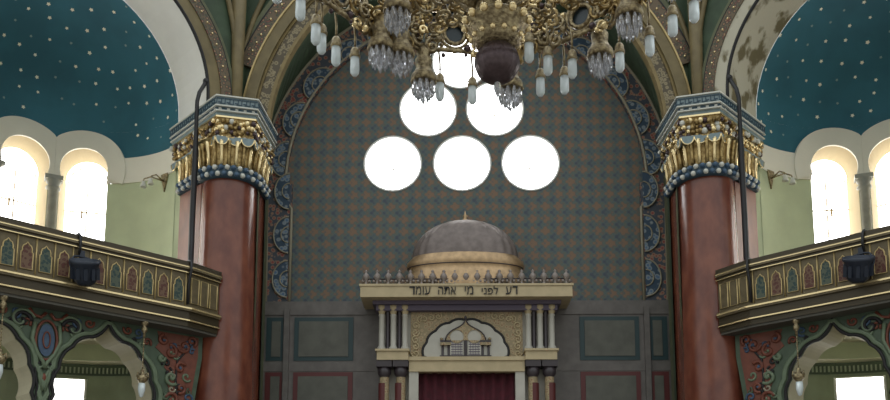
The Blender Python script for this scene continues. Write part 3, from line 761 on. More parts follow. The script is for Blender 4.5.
def make_balcony(side, sx):
    W = .65                                                     # how far the parapet stands in front of the arch wall
    base = DIAG @ Vector((3, 0, W)); base = (base.x * sx, base.y, 5.0)
    t = thing('balcony', 'bronze green balcony with red and green niches on the %s side' % side, 'balcony', base, 'balconies')
    T = DIAG
    def path(w):                                                # plan line: along the front, round the corner, back to the column
        return [(5.1, W + w), (1.08 - w * .35, W + w), (.47 - w * .2, .51 + w)]
    def run(b, w0, w1, z0, z1):
        P = path(w1); Q = path(w0)
        poly = [tuple((T @ Vector((u, 0, w))).xy) for u, w in P] + [tuple((T @ Vector((u, 0, w))).xy) for u, w in reversed(Q)]
        # split at the corner so every block is convex
        for i in range(2):
            q = [poly[i], poly[i + 1], poly[len(poly) - 2 - i], poly[len(poly) - 1 - i]]; b.prism(q, z0, z1)
    b = MB(sx); run(b, -.12, 0, 5.28, 5.9); b.build('parapet', M['balc'], t)
    b = MB(sx); b.use(M['balcdark']); run(b, -.17, .05, 5.98, 6.05); b.use(M['balc']); run(b, -.14, .06, 5.92, 5.98); b.use(M['balcdark']); run(b, -.13, .03, 5.87, 5.92)
    b.use(M['goldline']); run(b, .03, .045, 5.865, 5.878); run(b, .06, .065, 5.95, 5.965); b.build('handrail', None, t)
    b = MB(sx); b.use(M['balc']); run(b, -.12, .06, 5.24, 5.32); b.use(M['goldline']); run(b, .06, .075, 5.27, 5.295)
    b.use(M['balcdark']); run(b, -.14, .02, 5.08, 5.24); b.use(M['goldline']); run(b, .0, .04, 5.085, 5.105)
    b.use(M['balcdark']); run(b, -.2, .0, 5.0, 5.085)
    b.build('base_moulding', None, t)
    b = MB(sx)
    for i in range(2):
        P = path(-.02); Q = [(5.1, .1), (1.0, .1), (.50, .3)]
        q = [P[i], P[i + 1], Q[i + 1], Q[i]]
        b.prism([tuple((T @ Vector((u, 0, w))).xy) for u, w in q], 4.96, 5.04)
    b.build('soffit', M['soffit'], t)
    # niches along the front
    def niche(u, TT, colr, wd=.165, z0=5.39, z1=5.63):
        h = wd / 2
        inner = [(u + h, z0), (u + h, z1)] + [(u + h * x, z1 + y) for x, y in ((.78, .02), (.80, .06), (.62, .10), (.3, .115), (0, .15), (-.3, .115), (-.62, .10), (-.80, .06), (-.78, .02))] + [(u - h, z1), (u - h, z0)]
        b = MB(sx); b.use(colr); b.plate(inner, [], .02, TT @ Matrix.Translation((0, 0, .004)))
        b.use(M['goldpaint']); b.tube([TT @ Vector((p[0], p[1], .012)) for p in inner], .011, 5, True)
        o = b.build('niche_panel', None, t); o['label'] = ('red' if colr == M['balcred'] else 'green') + ' arched panel with a gilt outline'
    TT = T @ Matrix.Translation((0, 0, W))
    for k in range(15):
        u = 1.27 + .255 * k
        niche(u, TT, M['balcgreen'] if k % 2 == 0 else M['balcred'])
    b = MB(sx); b.use(M['goldpaint'])
    for k in range(16): b.tube([TT @ Vector((1.145 + .255 * k, z, .01)) for z in (5.33, 5.86)], .012, 5)
    b.build('niche_pilasters', None, t)
    # plain framed panels on the short return
    P = path(0); A0 = T @ Vector((P[1][0], 0, P[1][1])); A1 = T @ Vector((P[2][0], 0, P[2][1])); d = (A1 - A0); L = d.length; d.normalize()
    nrm = Vector((d.y, -d.x, 0)); 
    if nrm.dot(WD) < 0: nrm = -nrm
    TR = frame(A0, d, (0, 0, 1), nrm)
    b = MB(sx)
    for k in range(3):
        u0, u1 = L * (.06 + .31 * k), L * (.30 + .31 * k)
        b.use(M['goldpaint']); b.tube([TR @ Vector(p) for p in ((u0, 5.39, .01), (u1, 5.39, .01), (u1, 5.8, .01), (u0, 5.8, .01))], .012, 5, True)
        b.use(M['balc']); b.box(((u0 + u1) / 2, 5.595, .005), (u1 - u0, .41, .012), TR)
    b.build('return_panels', None, t)
    # spotlight hung on the parapet, with its cable
    c = TT @ Vector((2.82, 5.46, .2)); wh = 'in front of the %s balcony' % side
    s = thing('spotlight', 'dark rounded spotlight hanging %s' % wh, 'spotlight', (c.x * sx, c.y, 5.2), 'spotlights on the parapets')
    Tl = frame((c.x, c.y, 5.47), UD, (0, 0, 1), WD)
    b = MB(sx); Tt = Tl @ Matrix.Rotation(rad(-68), 4, 'X') @ Matrix.Rotation(rad(12), 4, 'Y')
    b.lathe([(0, -.19), (.10, -.19), (.15, -.14), (.17, -.02), (.19, .10), (.215, .13), (.215, .17), (.18, .17), (.17, .13), (0, .12)], (0, 0, 0), 20, T=Tt)
    for k in range(10):
        a = 2 * PI * k / 10; b.box((.175 * math.cos(a), .175 * math.sin(a), -.02), (.05, .05, .16), Tt)
    b.build('housing', M['spot'], s)
    b = MB(sx); b.tube([Tl @ Vector(p) for p in ((-.2, 0, 0), (-.21, .12, -.05), (-.12, .24, -.13), (0, .27, -.15), (.12, .24, -.13), (.21, .12, -.05), (.2, 0, 0))], .014, 6); b.box((0, .30, -.16), (.07, .10, .06), Tl)
    b.build('bracket', M['spot'], s)
    b = MB(sx); b.tube([TT @ Vector(p) for p in ((2.86, 5.76, .05), (2.86, 5.88, .085), (2.87, 6.03, .085), (2.875, 6.075, .03), (2.875, 6.075, -.1), (2.875, 5.9, -.2))], .02, 6)
    tag(b.build('power_cable', M['cable']), 'short black cable over the %s handrail above the spotlight' % side, 'cable', 'short cables on the handrails')
    # long black cable down the capital and over the rail
    b = MB(sx); pts = [(-4.585, 14.28, 9.62), (-4.61, 14.22, 9.5), (-4.65, 14.14, 9.34), (-4.67, 14.10, 9.15), (-4.67, 14.10, 8.85), (-4.67, 14.11, 8.6), (-4.67, 14.12, 8.3), (-4.67, 14.12, 8.0), (-4.67, 14.11, 7.7), (-4.67, 14.1, 7.0), (-4.66, 14.08, 6.25)]
    pts = [Vector(p) for p in pts] + [TT @ Vector(p) for p in ((1.1, 6.08, -.05), (1.1, 6.07, .075), (1.1, 5.9, .085), (1.1, 5.7, .02), (1.1, 5.36, .02))]
    b.tube(pts, [.035] * 6 + [.05] * 5 + [.022] * 5, 8)  # thicker below the capital, also filling in the shadowed gap beside the shaft
    b.ball(pts[0], .06, 8)
    tag(b.build('power_cable', M['cable']), 'long black cable running down beside the %s column and over the handrail' % side, 'cable', 'long cables beside the columns')
    # brass lamps hung under the balcony edge
    for k, u in enumerate((1.76, 3.80)):
        p = T @ Vector((u, 0, W - .07)); near = 'beside the %s column' % side if k == 0 else 'under the %s balcony, farther from the column' % side
        g = thing('hanging_lamp', 'small brass lamp on a chain %s' % near, 'lamp', (p.x * sx, p.y, 4.96), 'brass lamps hanging under the balconies')
        b = MB(sx); b.lathe([(0, 4.965), (.06, 4.965), (.05, 4.92), (.025, 4.90), (.045, 4.86), (.045, 4.82), (.02, 4.79), (.02, 4.72), (0, 4.72)], (p.x, p.y, 0), 12); b.build('hook', M['brass'], g)
        b = MB(sx); b.tube([(p.x, p.y, z) for z in (4.73, 4.2)], .008, 5)
        for z in range(12): b.ball((p.x, p.y, 4.7 - z * .04), .014, 6)
        b.build('chain', M['brass'], g)
        b = MB(sx); b.lathe([(0, 4.23), (.03, 4.21), (.03, 4.14), (.08, 4.11), (.085, 4.06), (.05, 4.02), (.03, 4.0), (0, 4.0)], (p.x, p.y, 0), 14)
        for q in range(3):
            a = q * 2 * PI / 3; b.tube([(p.x + .03 * math.cos(a), p.y + .03 * math.sin(a), 4.13), (p.x + .09 * math.cos(a), p.y + .09 * math.sin(a), 4.16), (p.x + .10 * math.cos(a), p.y + .10 * math.sin(a), 4.08)], .012, 5)
        b.build('lamp_cup', M['brass'], g)
        b = MB(sx); b.lathe([(0, 4.01), (.05, 4.0), (.055, 3.9), (.03, 3.8), (0, 3.78)], (p.x, p.y, 0), 12); b.build('glass_shade', M['glass'], g)

def make_sconce(side, sx):
    p = 55.; c = cyl(p, 8.2, RE); er = Vector((-math.cos(rad(p)), -math.sin(rad(p)), 0)); et = Vector((er.y, -er.x, 0))
    if et.x > 0: et = -et
    t = thing('wall_sconce', 'small gilt wall lamp with two white shades on the green wall of the %s niche' % side, 'wall lamp', (c.x * sx, c.y, c.z), 'gilt wall lamps in the niches')
    T = frame(c, et, (0, 0, 1), er)
    b = MB(sx); b.plate([(-.10, .15), (.10, .15), (.06, 0), (0, -.2), (-.06, 0)], [], .03, T @ Matrix.Translation((0, 0, .015))); b.build('back_plate', M['brass'], t)
    for k, du in enumerate((-.0, .22)):
        b = MB(sx); b.tube([T @ Vector(q) for q in ((0, .0, .03), (du * .3, .03, .12), (du * .7, .07, .2), (du + .06, .04, .26), (du + .06, -.01, .27))], .013, 6)
        o = b.build('arm', M['brass'], t)
        b = MB(sx); cc = T @ Vector((du + .06, -.04, .27)); b.lathe([(0, .03), (.025, .03), (.035, 0), (.06, -.08), (.05, -.09), (0, -.05)], cc, 12); b.build('shade', M['beadwhite'], o)

for side, sx in SIDES:
    make_pier(side, sx); make_niche(side, sx); make_arcade(side, sx); make_balcony(side, sx); make_sconce(side, sx)

# ------------------------------------------------------------------ the ark
YA = 15.55
ark = thing('torah_ark', 'tall cream and gilded ark with a domed top against the back wall', 'ark', (0, 15.8, 0))
X0 = -.02
def ab(name, m, f, label=None):
    b = MB(); f(b); o = b.build(name, M[m] if m else None, ark)
    if label: o['label'] = label
    return o
def fbox(b, x0, x1, z0, z1, y0, y1): b.box(((x0 + x1) / 2, (y0 + y1) / 2, (z0 + z1) / 2), (x1 - x0, y1 - y0, z1 - z0))
YW = YB - .16
ab('plinth', 'arkcream', lambda b: (fbox(b, -2.0, 2.0, 0, .25, 14.6, YW), fbox(b, -1.8, 1.8, .25, .9, 15.2, YW)))
def body(b):
    b.use(M['arkpale'])
    for s in (-1, 1): fbox(b, min(s * 1.05, s * 1.60), max(s * 1.05, s * 1.60), .9, 5.9, YA + .18, YW)
    fbox(b, -1.2, 1.2, 4.85, 5.9, YA + .12, YW)
ab('body', None, body)
for s in (-1, 1): ab('jamb', 'arkpale', lambda b: fbox(b, min(s * .88, s * 1.05), max(s * .88, s * 1.05), .9, 4.66, YA - .02, YA + .25))
ab('lintel', 'arkcream', lambda b: (fbox(b, -1.05, 1.05, 4.66, 4.92, YA - .05, YA + .3), fbox(b, -1.08, 1.08, 4.86, 4.93, YA - .08, YA + .2)))
for s in (-1, 1):
    def ledge(b):
        b.use(M['arkcream']); fbox(b, min(s * 1.06, s * 1.63), max(s * 1.06, s * 1.63), 4.86, 5.06, YA - .14, YA + .3)
        fbox(b, min(s * 1.04, s * 1.66), max(s * 1.04, s * 1.66), 5.02, 5.06, YA - .17, YA + .3)
    ab('ledge', None, ledge)
    # three slim shafts above, two red and gold columns below
    for k, x in enumerate((1.13, 1.345, 1.56)):
        def col(b):
            b.use(M['arkpale']); b.lathe([(.075, 5.06), (.075, 5.12), (.05, 5.15), (.05, 5.70), (.065, 5.72), (.05, 5.74)], (s * x, YA + .02, 0), 14)
            b.use(M['arkcream']); b.lathe([(.05, 5.74), (.06, 5.78), (.09, 5.84), (.09, 5.9), (0, 5.9)], (s * x, YA + .02, 0), 14)
        ab('colonnette', None, col)
    for k, x in enumerate((1.235, 1.45)):
        ab('dark_shaft', 'arkdark', lambda b: b.lathe([(.05, 5.06), (.05, 5.1), (.04, 5.12), (.04, 5.72), (.055, 5.78), (.06, 5.9), (0, 5.9)], (s * x, YA + .08, 0), 12), 'dark slim shaft')
    for k, x in enumerate((1.2, 1.5)):
        def col(b):
            b.use(M['arkgold']); b.lathe([(.11, .9), (.11, 1.1), (.085, 1.15), (.085, 4.58)], (s * x, YA + .02, 0), 14)
            b.use(M['wainsred']); b.lathe([(.088, 3.3), (.088, 4.45)], (s * (x + .02), YA + .015, 0), 14)
            b.use(M['arkdark']); b.lathe([(.085, 4.56), (.12, 4.62), (.13, 4.74), (0, 4.74)], (s * x, YA + .02, 0), 14)
            fbox(b, s * x - .14, s * x + .14, 4.74, 4.86, YA - .12, YA + .2)
        ab('column', None, col)
# carved panel with white scalloped niche
PT = at_y(YA + .12)
ab('carved_panel', 'arkgold', lambda b: b.plate([(-1.03, 4.94), (1.03, 4.94), (1.03, 5.80), (-1.03, 5.80)], [], .06, PT))
nx = X0
def foil(sc=1., n=5):
    cusps = [(nx + sc * .84 * math.cos(a), 4.96 + sc * .74 * math.sin(a)) for a in [PI * k / 8 for k in range(9)]]
    o = [(nx + sc * .78, 4.94)]
    for a, c in zip(cusps[:-1], cusps[1:]):
        a = Vector(a); c = Vector(c); mid = (a + c) / 2; out = (mid - Vector((nx, 4.96))).normalized()
        for k in range(n): t = k / n; o.append(tuple(a.lerp(c, t) + out * .045 * sc * 4 * t * (1 - t)))
    o += [cusps[-1], (nx - sc * .78, 4.94)]
    return o
def niche(b): b.plate(foil(.90), [], .04, at_y(YA + .07))
ab('niche', 'arkpale', niche, 'white scalloped niche panel')
ab('niche_border', 'black', lambda b: b.tube([(u, YA + .06, v) for u, v in foil(.92)], .026, 6), 'black scalloped outline')
def scrolls(b, s):
    b.use(M['arkcream'])
    if 1:
        for k in range(6):
            z = 5.02 + k * .13
            b.tube([(s * p[0], YA + .08, p[1]) for p in spiral((.94 - (.10 if k > 4 else 0), z), .075, 1.3, 1 if k % 2 else -1, a0=k)], .014, 5)
        for k in range(3): b.tube([(s * p[0], YA + .08, p[1]) for p in spiral((.78 - .13 * k, 5.66 + .03 * k), .065, 1.3, 1, a0=k)], .014, 5)
for s in (-1, 1): ab('relief_scrolls', None, lambda b: scrolls(b, s))
# little temple with the two tablets
YT = YA + .03
def ogee(w, z0, h, n=10):
    """half outline of an ogee arch from the springing to the tip"""
    return [(w * a, z0 + h * c) for a, c in ((1, 0), (.97, .12), (.90, .26), (.78, .38), (.62, .49), (.44, .58), (.27, .66), (.14, .75), (.06, .86), (0, 1))]
def temple(b):
    og = ogee(.37, 5.25, .40)
    full = [(nx + u, v) for u, v in og] + [(nx - u, v) for u, v in reversed(og[:-1])]
    b.use(M['arkgold']); b.plate(full, [circle(nx + .16, 5.32, .125, 20), circle(nx - .16, 5.32, .125, 20)], .05, at_y(YT))
    b.use(M['arkdark'])
    b.tube([(u, YT - .03, v) for u, v in full], .013, 5)
    b.ball((nx, YT, 5.68), .025, 8, sz=1.6)
ab('tablet_gable', None, temple)
for u in (-.42, -.31, .31, .42):
    ab('tablet_column', 'arkdark', lambda b: (b.lathe([(.03, 4.94), (.022, 4.98), (.022, 5.16), (0, 5.16)], (nx + u, YT, 0), 8), fbox(b, nx + u - .045, nx + u + .045, 5.21, 5.25, YT - .04, YT + .04)))
for s in (-1, 1):
    ab('tablet_capital', 'arkgold', lambda b: (fbox(b, nx + s * .365 - .10, nx + s * .365 + .10, 5.16, 5.21, YT - .04, YT + .04), b.ball((nx + s * .44, YT, 5.28), .03, 8)))
ab('tablet_column', 'arkdark', lambda b: fbox(b, nx - .025, nx + .025, 4.94, 5.25, YT - .03, YT + .03))
ab('tablet_base', 'arkdark', lambda b: fbox(b, nx - .47, nx + .47, 4.925, 4.965, YT - .05, YT + .05))
for s in (-1, 1):
    def tab(b):
        x = nx + s * .16
        b.use(M['arkpale']); b.plate([(x + .125, 4.95), (x + .125, 5.32)] + arc(x, 5.32, .125, 0, PI, 14)[1:] + [(x - .125, 4.95)], [], .04, at_y(YT + .01))
        b.use(M['arkshade'])
        for k in range(6): fbox(b, x - .105, x + .105, 4.985 + k * .046, 5.0 + k * .046, YT - .016, YT - .009)
        for k in range(4): fbox(b, x - .075 + k * .047, x - .068 + k * .047, 4.98, 5.235, YT - .017, YT - .009)
    ab('tablet', None, tab, 'white round-headed tablet with dark writing lines')
# architrave coloured violet to imitate the cornice's shadow, cornice slab with the inscription, crest of finials
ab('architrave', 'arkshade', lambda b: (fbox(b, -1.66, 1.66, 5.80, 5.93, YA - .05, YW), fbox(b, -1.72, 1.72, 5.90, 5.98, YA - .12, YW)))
ab('cornice', 'arkcream', lambda b: (fbox(b, -1.92, 1.90, 5.97, 6.19, 15.2, YW), fbox(b, -1.94, 1.92, 6.17, 6.21, 15.18, YW)))
fin = None
for k in range(19):
    x = -1.83 + k * .202
    if fin is None:
        b = MB(); b.lathe([(0, 6.21), (.05, 6.21), (.03, 6.24), (.018, 6.28), (.045, 6.32), (.07, 6.37), (.045, 6.42), (.018, 6.45), (.034, 6.475), (.0, 6.51)], (x, 15.3, 0), 8)
        for s in (-1, 1): b.ball((x + s * .06, 15.3, 6.29), .032, 6)
        fin = b.build('finial', M['finial'], ark, base=(x, -.5, 6.2))
    else: dup(fin, (x, -.5, 6.2), ark)
ab('crest_rail', 'arkdark', lambda b: (b.tube([(-1.9, 15.3, 6.235), (1.88, 15.3, 6.235)], .022, 6), b.tube([(-1.88, 15.3, 6.33), (1.86, 15.3, 6.33)], .012, 6)))
DC = (-.02, 15.72, 0)
DR = .40
def drumf(b):
    T = Matrix.Translation(DC) @ Matrix.Diagonal((1, DR, 1, 1))
    b.use(M['drum']); b.lathe([(1.12, 6.21), (1.12, 6.50), (1.06, 6.54), (1.05, 6.62), (1.10, 6.66), (1.09, 6.74), (.98, 6.86)], (0, 0, 0), 48, T=T, smooth=True)
    b.use(M['arkdark']); b.tube([T @ Vector((1.075 * math.cos(a), 1.075 * math.sin(a), 6.645)) for a in [2 * PI * k / 48 for k in range(48)]], .012, 5, True)
ab('drum', None, drumf, 'gilded drum')
def domef(b):
    T = Matrix.Translation(DC) @ Matrix.Diagonal((1, DR, 1, 1))
    prof = [(.98 * math.cos(t) + .0, 6.86 + .74 * math.sin(t)) for t in [PI / 2 * k / 12 for k in range(13)]]
    b.lathe(prof, (0, 0, 0), 96, T=T, ripple=(.012, 24))
ab('dome', 'dome', domef, 'grey-brown ribbed dome')
ab('dome_finial', 'drum', lambda b: b.lathe([(.07, 7.58), (.03, 7.64), (.05, 7.68), (.02, 7.72), (.0, 7.8)], DC, 10))
def lettering():
    words = (('\u05de\u05d5\u05e2', 417., 431.5, 410.5, 416.), ('\u05d4\u05ea\u05d0', 439.5, 457), ('\u05d9\u05de', 466, 474.5), ('\u05d9\u05e0\u05e4\u05dc', 483, 499.5), ('\u05e2', 507, 512.8, 513.8, 519))
    for body_, p0, p1, *dal in words:
        b = MB(); b.use(M['black'])
        x0 = (p0 - 468.) * .01796; x1 = (p1 - 468.) * .01796
        cu = bpy.data.curves.new('tmp', 'FONT'); cu.body = body_; cu.extrude = .006; cu.offset = 0
        o = bpy.data.objects.new('tmp', cu); COL.objects.link(o); bpy.context.view_layer.update()
        me = bpy.data.meshes.new_from_object(o.evaluated_get(bpy.context.evaluated_depsgraph_get()))
        xs = [v.co.x for v in me.vertices]; ys = [v.co.y for v in me.vertices]
        if xs:
            sx_ = (x1 - x0) / (max(xs) - min(xs)); sy = .15 / max(.3, (max(ys) - min(ys)))
            sy = .15 / .62 if sy > .25 else sy
            b.add([(x0 + (v.co.x - min(xs)) * sx_, 15.185 - v.co.z, 6.008 + (v.co.y - min(ys)) * sy) for v in me.vertices], [tuple(p.vertices) for p in me.polygons])
        if dal:
            d0, d1 = ((q - 468.) * .01796 for q in dal); w_ = d1 - d0
            fbox(b, d0, d1, 6.133, 6.158, 15.178, 15.19); fbox(b, d1 - .3 * w_, d1 - .06 * w_, 6.008, 6.14, 15.178, 15.19)
        bpy.data.meshes.remove(me); bpy.data.objects.remove(o); bpy.data.curves.remove(cu)
        o = b.build('inscription_word', None, ark); o['label'] = 'black Hebrew word on the cornice'
lettering()
# curtain in the opening
b = MB(); n = 60; V = []; F = []
for i in range(n + 1):
    x = -.885 + 1.77 * i / n; y = YA + .12 + .028 * math.sin(i * 1.05)
    for z in (.92, 4.655): V.append((x, y, z))
    for z in (4.655, .92): V.append((x, y + .02, z))
for i in range(n):
    for j in range(4): F.append((i * 4 + j, i * 4 + 4 + j, i * 4 + 4 + (j + 1) % 4, i * 4 + (j + 1) % 4))
b.add(V, F, None, True)
tag(b.build('curtain', M['curtain']), 'dark maroon velvet curtain hanging in the opening of the ark', 'curtain')

# ------------------------------------------------------------------ chandelier
CX, CY = .06, 6.4
ch = thing('chandelier', 'large filigree brass chandelier with glass tube lamps hanging above the hall', 'chandelier', (CX, CY, 5.2))
def pol(phi, r, z): return Vector((CX + r * math.sin(rad(phi)), CY + r * math.cos(rad(phi)), z))
def cb(name, m, f, label=None):
    b = MB(); f(b); o = b.build(name, M[m] if m else None, ch)
    if label: o['label'] = label
    return o
C0 = (CX, CY, 0); GC = (CX + .07, CY, 0)
cb('stem', 'brass', lambda b: (b.lathe([(.0, 5.5), (.07, 5.55), (.10, 5.8), (.06, 6.0), (.09, 6.3), (.06, 6.8), (.14, 7.1), (.08, 7.4), (.08, 9.2), (0, 9.25)], C0, 16),
    b.tube([(CX, CY, 9.2), (CX, CY, 13.5)], .035, 8)))
cb('globe', 'brassdark', lambda b: b.lathe([(max(0, .175 * math.cos(t)), 5.335 + .165 * math.sin(t)) for t in [PI * (k / 16 - .5) for k in range(17)]], GC, 72, ripple=(.04, 30)), 'dark ribbed globe')
def crown(b):
    b.use(M['brass']); b.lathe([(.10, 5.46), (.16, 5.48), (.20, 5.52), (.17, 5.56), (.22, 5.62), (.26, 5.66), (.22, 5.70), (.12, 5.72)], GC, 32)
    b.use(M['goldline'])
    for k in range(14): b.ball(pol(k * 360 / 14, .255, 5.665) + Vector((.07, 0, 0)), .034, 8)
    for k in range(14): b.ball(pol(k * 360 / 14 + 12, .20, 5.53) + Vector((.07, 0, 0)), .022, 8)
cb('crown_ring', None, crown)
# crystal fringe under the globe
def fringe(b):
    b.lathe([(0, .03), (.02, 0), (.03, -.05), (.015, -.10), (0, -.13)], (GC[0], CY, 5.17), 6, smooth=False)
cb('crystal_drop', 'crystal', fringe)
# openwork ring: nine lobes, each of scrolls round a round eye
NB = 8; RB = 1.62; Z0, Z1 = 6.30, 7.0
PH0 = -9.5
def onband(u, z, r=RB, ph=0.): return pol(ph + math.degrees(u / RB), r, z)
random.seed(11)
band_me = None
for s in range(NB):
    ph = PH0 + s * 45.
    if band_me is None:
        b = MB(); w = RB * rad(22.5)
        b.use(M['brass'])
        for rr, tr in ((.105, .022), (.15, .016)):
            b.tube([onband(rr * math.cos(q), 6.58 + rr * 1.05 * math.sin(q)) for q in [2 * PI * k / 28 for k in range(28)]], tr, 6, True)
        for k in range(16):
            q = 2 * PI * k / 16; b.ball(onband(.185 * math.cos(q), 6.58 + .19 * math.sin(q)), .024, 6)
        # lobed hanging edge and top edge
        low = [(-w + 2 * w * k / 24, Z0 + .13 * abs(math.cos(PI * k / 24 * 2)) ** 1.0 - .03 * math.cos(PI * k / 24 * 4)) for k in range(25)]
        b.tube([onband(u, z - .0) for u, z in low], .022, 6)
        b.tube([onband(-w + 2 * w * k / 12, Z1) for k in range(13)], .035, 6)
        b.tube([onband(-w + 2 * w * k / 12, Z1 - .09) for k in range(13)], .015, 6)
        # scroll filling
        for k in range(120):
            u = random.uniform(-w, w); z = random.uniform(Z0 + .06, Z1 - .05)
            if math.hypot(u, z - 6.58) < .20: continue
            r = random.uniform(.05, .095); rr = RB + random.uniform(-.06, .06)
            b.use(random.choice((M['brass'], M['brass'], M['goldline'], M['gold'])))
            b.tube([onband(p[0], p[1], rr) for p in spiral((u, z), r, 1.2, random.choice((-1, 1)), 14, random.uniform(0, 6))], random.uniform(.011, .019), 5)
        for k in range(110):
            u = random.uniform(-w, w); z = random.uniform(Z0 + .03, Z1)
            if math.hypot(u, z - 6.58) < .17: continue
            b.use(random.choice((M['brass'], M['goldline'], M['gold'], M['brassdark']))); b.ball(onband(u, z, RB + random.uniform(-.05, .03)), random.uniform(.018, .04), 6)
        # pointed leaves standing on the top edge, droplets under the joints
        b.use(M['gold'])
        for k in range(5):
            u = -w + 2 * w * (k + .5) / 5; p = onband(u, Z1); b.lathe([(0, 0), (.05, .03), (.06, .1), (.02, .2), (0, .26)], p, 6)
        p = onband(w, Z0); b.lathe([(0, .3), (.05, .26), (.065, .2), (.04, .14), (.06, .06), (.035, .0), (.05, -.04), (0, -.07)], p, 10)
        # underside openwork running in towards the hub
        for k in range(34):
            rr = random.uniform(.5, 1.5); a = random.uniform(-21, 21)
            zz = 6.52 - .25 * (1.6 - rr); c = pol(a, rr, zz); r = random.uniform(.05, .10)
            e1 = Vector((math.cos(rad(a)), -math.sin(rad(a)), 0)); e2 = Vector((math.sin(rad(a)), math.cos(rad(a)), -.25)).normalized()
            b.use(random.choice((M['brass'], M['gold'], M['goldline'])))
            b.tube([c + e1 * p[0] + e2 * p[1] for p in spiral((0, 0), r, 1.2, random.choice((-1, 1)), 12, random.uniform(0, 6))], .014, 5)
        # turn the first sector to its place
        T = Matrix.Translation((CX, CY, 0)) @ Matrix.Rotation(-rad(ph), 4, 'Z') @ Matrix.Translation((-CX, -CY, 0))
        o = b.build('openwork_lobe', None, ch, base=(0, 0, 6.3 - 5.2))
        band_me = o; o.rotation_euler = (0, 0, -rad(ph))
    else:
        o = dup(band_me, (0, 0, 6.3 - 5.2), ch); o.rotation_euler = (0, 0, -rad(ph))
med0 = None
for s in range(NB):
    ph = PH0 + s * 45.
    if med0 is None:
        b = MB(); T = frame(pol(0, RB + .03, 6.58), (1, 0, 0), (0, 0, 1), (0, -1, 0))
        b.plate(circle(0, 0, .105, 24), [], .012, T)
        med0 = b.build('medallion', M['medallion'], ch, base=(0, 0, 1.38)); med0.rotation_euler = (0, 0, -rad(ph)); med0['label'] = 'dark round medallion in the openwork'
    else:
        o = dup(med0, (0, 0, 1.38), ch); o.rotation_euler = (0, 0, -rad(ph))
# arms from hub to ring
arm0 = None
for s in range(NB):
    ph = PH0 + 22.5 + s * 45
    if arm0 is None:
        b = MB(); b.tube([pol(0, r, z) for r, z in ((.10, 5.85), (.3, 5.98), (.6, 6.3), (.95, 6.5), (1.3, 6.46), (1.6, 6.5))], [.04, .035, .03, .03, .035, .045], 8)
        for k in range(6): b.tube([pol(math.degrees(p[0] / (.4 + .2 * k)), .4 + .2 * k, 6.15 + .05 * k + p[1]) for p in spiral((0, .12), .12, 1.3, 1 if k % 2 else -1, 16, k)], .015, 5)
        arm0 = b.build('arm', M['brass'], ch, base=(0, 0, .8)); arm0.rotation_euler = (0, 0, -rad(ph))
    else:
        o = dup(arm0, (0, 0, .8), ch); o.rotation_euler = (0, 0, -rad(ph))
# glass tube lamps on bent stalks
LZ = 5.95
lamps = [(20., 1.67), (27.6, 1.73), (34, 1.5), (48, 1.70), (59.5, 1.72), (70.5, 1.71), (78, 1.78), (27, 1.33), (7, .95), (23, 1.05), (-14, 1.7), (-3, 1.72),
         (-45.5, 1.68), (-53.5, 1.68), (-61, 1.66), (-66, 1.62), (-79, 1.58), (-88, 1.7), (88, 1.7)] + [(100 + 11.5 * k, 1.7) for k in range(15)]
L0 = None
for ph, r in lamps:
    p = pol(ph, r, LZ)
    if L0 is None:
        b = MB(); c = (p.x, p.y, LZ)
        b.lathe([(0, .235), (.026, .23), (.042, .205), (.044, .165), (.051, .16), (.051, .135), (.04, .13), (.0, .13)], c, 14)
        b.tube([(p.x, p.y, LZ + .22), (p.x, p.y, LZ + .34), (p.x - .01, p.y - .02, LZ + .46)], .012, 6)
        c0 = b.build('lamp_cap', M['brass'], ch, base=p - Vector((CX, CY, 5.2)))
        g = MB(); g.lathe([(0, .14), (.041, .14), (.044, .02), (.041, -.02), (.024, -.045), (0, -.048)], c, 14)
        g0 = g.build('glass_tube', M['glass'], c0); g0['label'] = 'frosted glass tube'
        L0 = (c0, g0)
    else:
        c = dup(L0[0], p - Vector((CX, CY, 5.2)), ch); dup(L0[1], (0, 0, 0), c)
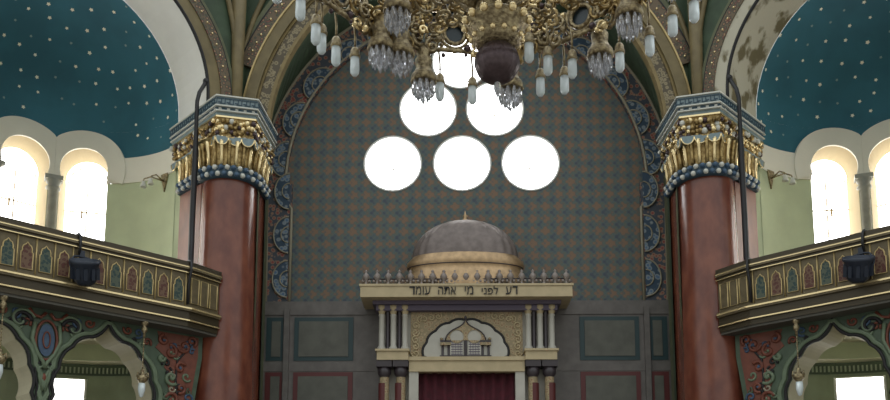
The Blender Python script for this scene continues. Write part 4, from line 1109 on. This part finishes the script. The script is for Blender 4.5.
# prism cups
cups = [(-20.5, 1.62, 6.03), (-39, 1.52, 6.17), (-31, 1.5, 6.17), (40, 1.74, 6.17), (61, 1.45, 6.17), (-50, 1.0, 6.2), (10, 1.6, 5.98), (85, 1.5), (120, 1.6), (160, 1.6), (200, 1.6), (240, 1.6)]
K0 = None
for cup in cups:
    ph, r = cup[:2]; p = pol(ph, r, cup[2] if len(cup) > 2 else 6.17)
    if K0 is None:
        b = MB(); b.lathe([(0, .36), (.05, .35), (.075, .30), (.06, .26), (.085, .22), (.075, .14), (.09, .10), (.12, .06), (.13, .0), (.115, -.02), (.10, .0), (0, .04)], (p.x, p.y, p.z), 16)
        k0 = b.build('prism_cup', M['brass'], ch, base=p - Vector((CX, CY, 5.2)))
        g = MB()
        for rr, n, h in ((.10, 10, .16), (.06, 7, .21), (.0, 1, .25)):
            for k in range(n):
                a = 2 * PI * k / n; g.lathe([(0, 0), (.013, -.01), (.019, -.06), (.017, -h + .05), (0, -h)], (p.x + rr * math.cos(a), p.y + rr * math.sin(a), p.z), 6, smooth=False)
        g0 = g.build('crystals', M['crystal'], k0); g0['label'] = 'cluster of clear cut crystal drops'; K0 = (k0, g0)
    else:
        c = dup(K0[0], p - Vector((CX, CY, 5.2)), ch); dup(K0[1], (0, 0, 0), c)

# ------------------------------------------------------------------ light, camera
w = bpy.data.worlds.new('World'); SC.world = w; w.use_nodes = True
nt = w.node_tree; bg = nt.nodes['Background']
tc = nt.nodes.new('ShaderNodeTexCoord'); sp = nt.nodes.new('ShaderNodeSeparateXYZ'); rp = nt.nodes.new('ShaderNodeValToRGB')
nt.links.new(tc.outputs['Generated'], sp.inputs[0]); nt.links.new(sp.outputs['Z'], rp.inputs['Fac'])
rp.color_ramp.elements[0].position = .0; rp.color_ramp.elements[0].color = (.40, .41, .38, 1)
rp.color_ramp.elements[1].position = .8; rp.color_ramp.elements[1].color = (.92, .98, 1.0, 1)
nt.links.new(rp.outputs['Color'], bg.inputs['Color']); bg.inputs['Strength'].default_value = 1.25

cam = bpy.data.cameras.new('Camera'); co = bpy.data.objects.new('Camera', cam); COL.objects.link(co)
cam.sensor_width = 36; cam.lens = 870 / 890 * 36; cam.shift_y = (420 - 200) / 890
co.location = (-.2, 0, 1.6); co.rotation_euler = (PI / 2 + math.atan(.14), 0, math.atan(11 / 870))
cam.clip_end = 100
SC.camera = co
SC.view_settings.view_transform = 'Standard'; SC.view_settings.look = 'None'; SC.view_settings.exposure = .1; SC.view_settings.gamma = 1
SC.view_settings.use_curve_mapping = False
